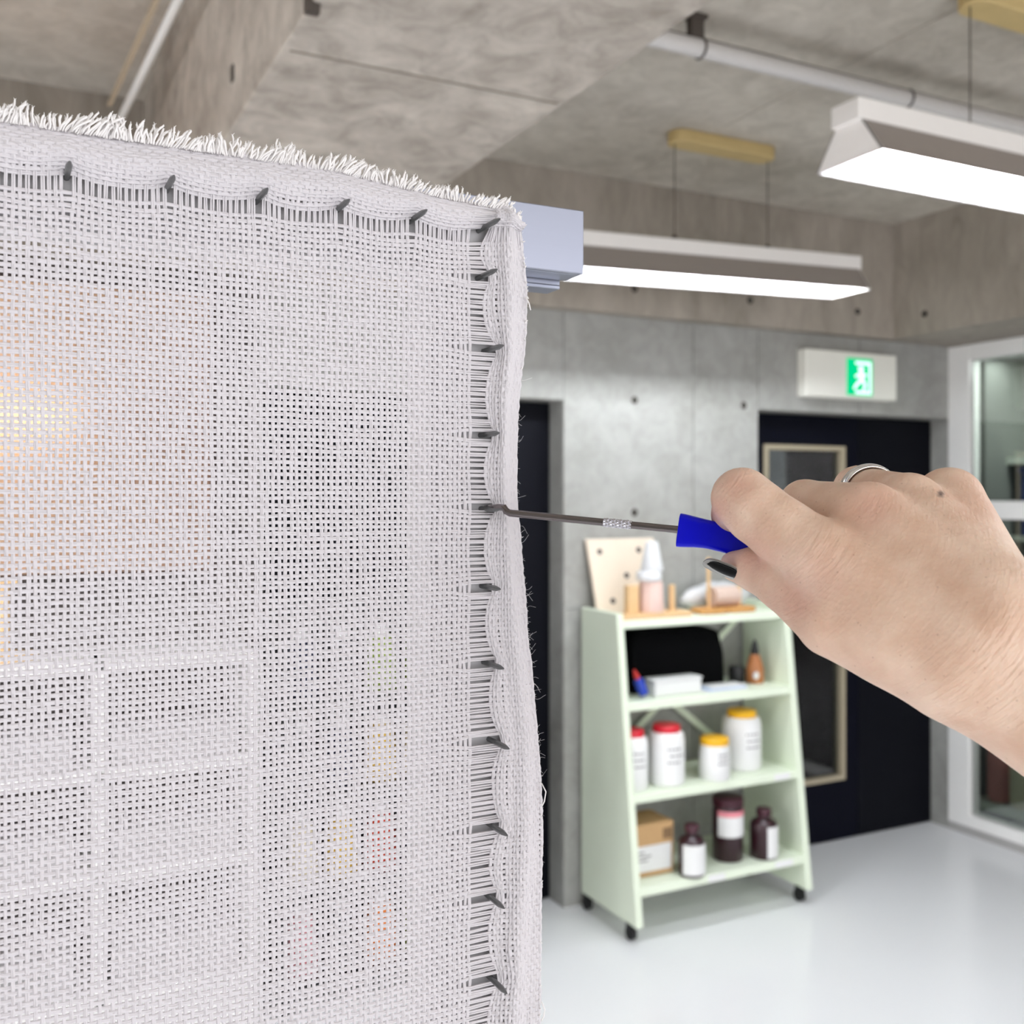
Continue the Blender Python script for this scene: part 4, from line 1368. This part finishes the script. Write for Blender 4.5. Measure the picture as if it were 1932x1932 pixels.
ho = hm.build('loose_ends', M['cotton_lit'], cl, smooth=True)
tag(ho, kind='stuff')

# ------------------------------------------------------------------ hook tool
tool = thing('hook_tool', P(1290, 1000, 0.303), 'chrome hook tool with a blue plastic handle, its tip pulling the cloth beside a nail', 'hook tool')
Ptip = np.array(P(941, 957, 0.3215))
vdir = np.array((0, 1.0, 0))
Ps, Pe = np.array(P(962, 968, 0.3195)), np.array(P(1286, 1000, 0.3035))
sd = (Pe - Ps) / np.linalg.norm(Pe - Ps)
path = [Ptip + vdir * 0.0105, Ptip + vdir * 0.006, Ptip + vdir * 0.002, Ptip + vdir * 0.0002 + sd * 0.0003, Ptip + sd * 0.0014 - vdir * 0.0009, Ptip * 0.35 + Ps * 0.65, Ps, Ps + sd * 0.004]
k0, k1 = np.array(P(1139, 985.5, 0.3108)), np.array(P(1192, 990.7, 0.3081))
path += [Ps * 0.6 + Pe * 0.4, Pe + sd * 0.004]
MB().tube(path, [0.0004, 0.0008, 0.0010, 0.00108, 0.0011, 0.00113, 0.00115, 0.00115, 0.00115, 0.00115], 14).build('shaft', M['chrome'], tool, smooth='auto')
# knurled grip: crossed helical ridges cut as a fine diamond relief
L = np.linalg.norm(Pe - Ps)
ta, tb = float(np.dot(k0 - Ps, sd)), float(np.dot(k1 - Ps, sd))
e1 = np.cross(sd, (0, 0, 1)); e1 /= np.linalg.norm(e1)
e2 = np.cross(sd, e1)
nA, nB = 48, 90
vs, fs = [], []
for i in range(nB + 1):
    tt = ta + (tb - ta) * i / nB
    for k in range(nA):
        a = 2 * PI * k / nA
        hgt = abs(math.sin(4 * a + (tt - ta) * 1500)) * abs(math.sin(4 * a - (tt - ta) * 1500))
        r_ = 0.00112 + 0.00034 * hgt
        if i in (0, nB):
            r_ = 0.0011
        vs.append(tuple(Ps + sd * tt + r_ * (math.cos(a) * e1 + math.sin(a) * e2)))
for i in range(nB):
    for k in range(nA):
        k2 = (k + 1) % nA
        fs.append((i * nA + k, i * nA + k2, (i + 1) * nA + k2, (i + 1) * nA + k))
MB().add(vs, fs).build('knurled_grip', M['knurl'], tool)
# handle: rounded flat bar, flared at its front, waisted, swelling again in the fist
H0, H1 = np.array(P(1281, 1000, 0.3035)), np.array(P(1620, 1046, 0.2890))
hd = (H1 - H0) / np.linalg.norm(H1 - H0)
cam_n = np.array((SA, CA, 0.0))                       # viewing direction
hup = np.cross(cam_n, hd); hup /= np.linalg.norm(hup)
if hup[2] < 0:
    hup = -hup
hn = np.cross(hd, hup)
HL = np.linalg.norm(H1 - H0)
prof = [(0.0, 0.0046, 0.0034, 0), (0.004, 0.0050, 0.0040, 0), (0.03, 0.00495, 0.0041, 0), (0.10, 0.0045, 0.0040, 0), (0.17, 0.0042, 0.0038, -0.0001), (0.25, 0.0043, 0.0038, -0.0004), (0.33, 0.0046, 0.0038, -0.0006), (0.42, 0.0048, 0.0038, -0.0006), (0.6, 0.0048, 0.0038, 0), (0.9, 0.0046, 0.0036, 0), (1.0, 0.0030, 0.0024, 0)]
ts = np.linspace(0, 1, 40)
ts = np.concatenate([[0, 0.004, 0.012], ts[1:]])
vs, fs = [], []
nS = 28
for t_ in ts:
    hh = np.interp(t_, [p[0] for p in prof], [p[1] for p in prof])
    dd = np.interp(t_, [p[0] for p in prof], [p[2] for p in prof])
    of = np.interp(t_, [p[0] for p in prof], [p[3] for p in prof])
    for k in range(nS):
        a = 2 * PI * k / nS
        ca, sa = math.cos(a), math.sin(a)
        ex = 0.35
        x_ = math.copysign(abs(ca) ** ex, ca)
        y_ = math.copysign(abs(sa) ** ex, sa)
        vs.append(tuple(H0 + hd * HL * t_ + hup * (hh * y_ + of) + hn * dd * x_))
for i in range(len(ts) - 1):
    for k in range(nS):
        k2 = (k + 1) % nS
        fs.append((i * nS + k, i * nS + k2, (i + 1) * nS + k2, (i + 1) * nS + k))
fs.append(tuple(range(nS))[::-1])
fs.append(tuple((len(ts) - 1) * nS + k for k in range(nS)))
MB().add(vs, fs).build('handle', M['blue'], tool, smooth='auto')

# ------------------------------------------------------------------ the hand: one continuous surface grown from a distance field
def J(px, py, zc, r):
    """joint in millimetres of camera space (right, up, away) with a radius"""
    zc_ = zc
    return np.array(((px - CX) / F * zc_, (HY - py) / F * zc_, zc_), dtype=np.float64), r

HAND = dict(
    i_mcp=J(1556, 1058, 270, 10.2), i_mid=J(1474, 1001, 278, 8.9), i_mid2=J(1428, 966, 283, 8.7), i_pip=J(1400, 940, 287, 8.3), i_dip=J(1385, 970, 301, 6.4), i_tip=J(1402, 998, 312, 5.8),
    m_mcp=J(1638, 980, 277, 9.9), m_pip=J(1519, 953, 304, 7.4), m_dip=J(1492, 1012, 318, 6.6), m_tip=J(1540, 1050, 318, 6.2),
    r_mcp=J(1714, 956, 285, 9.2), r_pip=J(1618, 924, 322, 7.3), r_dip=J(1600, 1020, 334, 6.6), r_tip=J(1640, 1062, 328, 6.2),
    p_mcp=J(1790, 946, 294, 9.4), p_pip=J(1720, 965, 326, 6.6), p_dip=J(1680, 1040, 332, 6.0), p_tip=J(1710, 1070, 322, 5.6),
    t_mcp=J(1570, 1174, 264, 8.8), t_ip=J(1478, 1097, 282, 7.7), t_mid=J(1428, 1074, 290, 6.3), t_tip=J(1388, 1068, 296, 4.7), t_cmc=J(1775, 1240, 252, 12.5),
)
fa = {}
def cone(Pm, a, b):
    (pa, ra), (pb, rb) = a, b
    ba = (pb - pa).astype(np.float32)
    pa = pa.astype(np.float32)
    q = Pm - pa
    h = np.clip((q @ ba) / np.dot(ba, ba), 0, 1)
    d_ = q - h[..., None] * ba
    return np.sqrt((d_ * d_).sum(-1)) - (ra + (rb - ra) * h)

def smin(a, b, k):
    h = np.clip(k - np.abs(a - b), 0, None) / k
    return np.minimum(a, b) - h * h * h * k / 6.0

def far(a, b, k_, r):
    """the point k_ times as far along a-b as b, with radius r"""
    return a[0] + (b[0] - a[0]) * k_, r

def hand_sdf(Pm):
    H = HAND
    W = dict(i=J(1830, 1238, 252, 15.0), m=J(1845, 1200, 250, 15.0), r=J(1862, 1165, 253, 15.0), p=J(1862, 1155, 258, 13.5))
    palm = cone(Pm, H['i_mcp'], W['i'])
    palm = smin(palm, cone(Pm, H['m_mcp'], W['m']), 7)
    palm = smin(palm, cone(Pm, H['r_mcp'], W['r']), 6)
    palm = smin(palm, cone(Pm, H['p_mcp'], W['p']), 6)
    # flesh of the palm behind the metacarpals and the web of the thumb
    palm = smin(palm, cone(Pm, J(1640, 1070, 286, 11), J(1820, 1210, 264, 14)), 8)
    palm = smin(palm, cone(Pm, J(1740, 1030, 296, 11), J(1860, 1170, 268, 14)), 8)
    palm = smin(palm, cone(Pm, J(1588, 1108, 269, 9.5), J(1700, 1190, 258, 12.5)), 8)
    palm = smin(palm, cone(Pm, H['t_mcp'], H['t_cmc']), 8)
    # forearm
    for a, b, r_, k_ in ((J(1838, 1243, 252, 15.5), J(2430, 1600, 228, 22), 27, 1.9), (J(1888, 1220, 257, 15.5), J(2520, 1500, 228, 22), 27, 1.9), (J(1870, 1220, 256, 16.5), J(2490, 1540, 228, 25), 31, 1.9)):
        palm = smin(palm, cone(Pm, a, b), 10)
        palm = smin(palm, cone(Pm, b, far(a, b, k_, r_)), 10)
    # ulna head and middle knuckle
    def finger(names, kk=2.5):
        d_ = None
        for a, b in zip(names[:-1], names[1:]):
            c_ = cone(Pm, H[a], H[b])
            d_ = c_ if d_ is None else smin(d_, c_, kk)
        return d_
    fi = finger(['i_mcp', 'i_mid', 'i_mid2', 'i_pip', 'i_dip', 'i_tip'])
    fm_ = finger(['m_mcp', 'm_pip', 'm_dip', 'm_tip'])
    fr_ = finger(['r_mcp', 'r_pip', 'r_dip', 'r_tip'])
    fp_ = finger(['p_mcp', 'p_pip', 'p_dip', 'p_tip'])
    ft_ = finger(['t_mcp', 't_ip', 't_mid', 't_tip'], 3)
    body = smin(palm, fi, 3.5)
    for f_, k_ in ((fm_, 2.5), (fr_, 1.5), (fp_, 2.5), (ft_, 0.9)):
        body = smin(body, smin(palm, f_, k_), 0.9)
    # valley between the tendons on the back of the hand
    val = cone(Pm, J(1705, 1012, 254.0, 1.0), J(1850, 1128, 234.6, 4.0))
    h = np.clip(5.0 - np.abs(-val - body), 0, None) / 5.0
    body = np.maximum(-val, body) + h * h * h * 5.0 / 6.0
    return body


def surface_nets(fn, lo, hi, step):
    n = np.ceil((np.array(hi) - np.array(lo)) / step).astype(int) + 1
    ax_ = [lo[k] + step * np.arange(n[k], dtype=np.float32) for k in range(3)]
    D = np.empty(tuple(n), dtype=np.float32)
    for s_ in range(0, n[0], 24):
        g_ = np.stack(np.meshgrid(ax_[0][s_:s_ + 24], ax_[1], ax_[2], indexing='ij'), -1).astype(np.float32)
        D[s_:s_ + 24] = fn(g_)
    sgn = D < 0
    c = np.zeros(tuple(n - 1), dtype=np.int8)
    for dx in (0, 1):
        for dy in (0, 1):
            for dz in (0, 1):
                c += sgn[dx:n[0] - 1 + dx, dy:n[1] - 1 + dy, dz:n[2] - 1 + dz]
    act = (c > 0) & (c < 8)
    idx = np.full(act.shape, -1, dtype=np.int64)
    cells = np.argwhere(act)
    idx[act] = np.arange(len(cells))
    acc = np.zeros((len(cells), 3)); cnt = np.zeros(len(cells))
    corners = [(a, b, d) for a in (0, 1) for b in (0, 1) for d in (0, 1)]
    for c0 in corners:
        for k in range(3):
            if c0[k] == 0:
                c1 = list(c0); c1[k] = 1
                d0 = D[cells[:, 0] + c0[0], cells[:, 1] + c0[1], cells[:, 2] + c0[2]]
                d1_ = D[cells[:, 0] + c1[0], cells[:, 1] + c1[1], cells[:, 2] + c1[2]]
                x = (d0 < 0) != (d1_ < 0)
                t_ = np.where(x, d0 / np.where(x, d0 - d1_, 1), 0)
                p = np.array(c0, float)[None, :] + np.zeros((len(cells), 3))
                p[:, k] += t_
                acc[x] += p[x]; cnt[x] += 1
    verts = (cells + acc / cnt[:, None]) * step + np.array(lo)
    quads = []
    for k in range(3):
        k1, k2 = (k + 1) % 3, (k + 2) % 3
        sl0 = [slice(None)] * 3; sl1 = [slice(None)] * 3
        sl0[k] = slice(0, -1); sl1[k] = slice(1, None)
        ch = sgn[tuple(sl0)] != sgn[tuple(sl1)]
        e = np.argwhere(ch)
        ok = (e[:, k1] > 0) & (e[:, k2] > 0) & (e[:, k1] < n[k1] - 1) & (e[:, k2] < n[k2] - 1)
        e = e[ok]
        o1 = np.zeros(3, int); o1[k1] = 1
        o2 = np.zeros(3, int); o2[k2] = 1
        a = idx[tuple((e - o1 - o2).T)]; b = idx[tuple((e - o2).T)]
        c_ = idx[tuple(e.T)]; d_ = idx[tuple((e - o1).T)]
        inside = sgn[tuple(e.T)]
        q = np.stack([a, b, c_, d_], 1)
        q[~inside] = q[~inside][:, ::-1]
        quads.append(q)
    return verts, np.concatenate(quads)


lo, hi = (52.0, -190.0, 160.0), (272.0, 14.0, 342.0)
hv, hq = surface_nets(hand_sdf, lo, hi, 1.0)
# keep the one connected surface
lab_ = np.arange(len(hv))
while True:
    old = lab_.copy()
    for a, b in ((0, 1), (1, 2), (2, 3), (3, 0)):
        mn = np.minimum(lab_[hq[:, a]], lab_[hq[:, b]])
        np.minimum.at(lab_, hq[:, a], mn)
        np.minimum.at(lab_, hq[:, b], mn)
    lab_ = lab_[lab_]
    if (old == lab_).all():
        break
vals, cts = np.unique(lab_, return_counts=True)
keep = lab_ == vals[cts.argmax()]
hq = hq[keep[hq[:, 0]]]
remap = np.cumsum(keep) - 1
hv, hq = hv[keep], remap[hq]
# relax the surface a little
for it in range(3):
    s_ = np.zeros_like(hv); c_ = np.zeros(len(hv))
    for a, b in ((0, 1), (1, 2), (2, 3), (3, 0)):
        np.add.at(s_, hq[:, a], hv[hq[:, b]]); np.add.at(c_, hq[:, a], 1)
        np.add.at(s_, hq[:, b], hv[hq[:, a]]); np.add.at(c_, hq[:, b], 1)
    hv = hv * 0.5 + 0.5 * s_ / np.maximum(c_, 1)[:, None]
def cam_to_world(a):
    a = np.asarray(a, float) * 0.001
    return np.stack([CA * a[..., 0] + SA * a[..., 2], -SA * a[..., 0] + CA * a[..., 2], EYE + a[..., 1]], -1)

person = thing('person', P(1700, 1100, 0.265), 'bare right hand and wrist gripping the blue handle, black polish on the thumbnail', 'person')
hand = np_mesh('hand', cam_to_world(hv), hq, M['skin'], person)
me = hand.data
red = np.zeros(len(hv)); cre = np.full(len(hv), 0.14); mol = np.zeros(len(hv))
pxs = CX + hv[:, 0] / hv[:, 2] * F
pys = HY - hv[:, 1] / hv[:, 2] * F
front = hv[:, 2]
for (x, y, rad, w) in ((1645, 955, 46, 0.45), (1392, 910, 40, 0.4), (1540, 1090, 60, 0.30), (1350, 965, 30, 0.6), (1500, 1130, 45, 0.45), (1420, 1052, 40, 0.45), (1850, 940, 50, 0.2)):
    red = np.maximum(red, w * np.exp(-((pxs - x) ** 2 + (pys - y) ** 2) / rad ** 2))
for (x, y, rx, ry, w) in ((1545, 1050, 70, 70, 0.55), (1640, 950, 60, 40, 0.3), (1880, 1270, 200, 130, 0.5), (1490, 1140, 50, 50, 0.5), (1370, 905, 30, 30, 0.6)):
    cre = np.maximum(cre, w * np.exp(-((pxs - x) / rx) ** 2 - ((pys - y) / ry) ** 2))
mol = np.clip(1.6 - np.sqrt((pxs - 1775) ** 2 + (pys - 932) ** 2) / 5.0, 0, 1) * (front < 290)
for nm, arr in (('redness', red), ('crease', cre), ('mole', mol)):
    at = me.attributes.new(nm, 'FLOAT', 'POINT')
    at.data.foreach_set('value', arr.astype(np.float32))

def nail_plate(name, centre, along, normal, length, width, curve, mats_, thick=0.0005, tipfrac=0.0, parent=None, label=None):
    """curved fingernail; along = towards the tip, normal = outwards"""
    c0 = np.array(centre); a_ = np.array(along, float); a_ /= np.linalg.norm(a_)
    n_ = np.array(normal, float); n_ -= a_ * np.dot(a_, n_); n_ /= np.linalg.norm(n_)
    s_ = np.cross(a_, n_)
    nu_, nv_ = 16, 12
    top, bot, fs = [], [], []
    for i in range(nu_ + 1):
        t_ = -1 + 2 * i / nu_
        wv = max(0.02, (1 - abs(t_) ** 3.2)) ** 0.5
        for j in range(nv_ + 1):
            w_ = (-1 + 2 * j / nv_) * wv
            p = c0 + a_ * length / 2 * t_ + s_ * width / 2 * w_ - n_ * (curve * w_ * w_ + 0.10 * length * t_ * t_ * 0.5)
            top.append(p); bot.append(p - n_ * thick)
    st = nv_ + 1
    nt_ = len(top)
    for i in range(nu_):
        for j in range(nv_):
            q = (i * st + j, i * st + j + 1, (i + 1) * st + j + 1, (i + 1) * st + j)
            fs.append(q); fs.append(tuple(nt_ + k for k in q[::-1]))
    rim = [i * st for i in range(nu_ + 1)] + [nu_ * st + j for j in range(1, st)] + [i * st + nv_ for i in range(nu_ - 1, -1, -1)] + [j for j in range(nv_ - 1, 0, -1)]
    for k in range(len(rim)):
        a, b = rim[k], rim[(k + 1) % len(rim)]
        fs.append((b, a, a + nt_, b + nt_))
    o = MB().add(top + bot, fs).build(name, mats_, parent, smooth=True)
    if label:
        o['label'] = label
    return o

def cdir(x, y, z):
    return np.array((CA * x + SA * z, -SA * x + CA * z, y))
nail_plate('thumbnail', P(1361, 1081, 0.2905), cdir(-0.86, 0.36, 0.25), cdir(-0.18, -0.80, -0.50), 0.0118, 0.0070, 0.0012, M['nailclear'], parent=person, label='thumbnail with a clear rim')
nail_plate('nail_polish', P(1363.5, 1080.5, 0.2899), cdir(-0.86, 0.36, 0.25), cdir(-0.18, -0.80, -0.50), 0.0100, 0.0054, 0.0009, M['nailblack'], parent=person, label='glossy black nail polish')
nail_plate('fingernail', P(1352, 985, 0.305), cdir(0.15, -0.6, 0.75), cdir(-0.95, 0.1, 0.2), 0.011, 0.009, 0.002, M['nailpink'], parent=person)

# silver ring on the ring finger
ra, rb_ = HAND['r_mcp'][0], HAND['r_pip'][0]
c_ = ra * 0.24 + rb_ * 0.76
axis = (rb_ - ra) / np.linalg.norm(rb_ - ra)
rr_ = (HAND['r_mcp'][1] * 0.24 + HAND['r_pip'][1] * 0.76) + 0.15
e1 = np.cross(axis, (0, 1, 0)); e1 /= np.linalg.norm(e1)
e2 = np.cross(axis, e1)
nA, nB = 64, 12
vs, fs = [], []
for i in range(nA):
    a = 2 * PI * i / nA
    o_ = math.cos(a) * e1 + math.sin(a) * e2
    for k in range(nB):
        b = 2 * PI * k / nB
        ridge = 0.25 * math.cos(3 * b)
        vs.append(c_ + o_ * (rr_ + 0.55 + (0.75 + 0.15 * ridge) * math.cos(b)) + axis * 2.3 * math.sin(b))
for i in range(nA):
    for k in range(nB):
        i2, k2 = (i + 1) % nA, (k + 1) % nB
        fs.append((i * nB + k, i2 * nB + k, i2 * nB + k2, i * nB + k2))
MB().add([tuple(p) for p in cam_to_world(np.array(vs))], fs).build('finger_ring', M['silver'], smooth=True, label='silver ring on the ring finger of the hand', cat='ring')
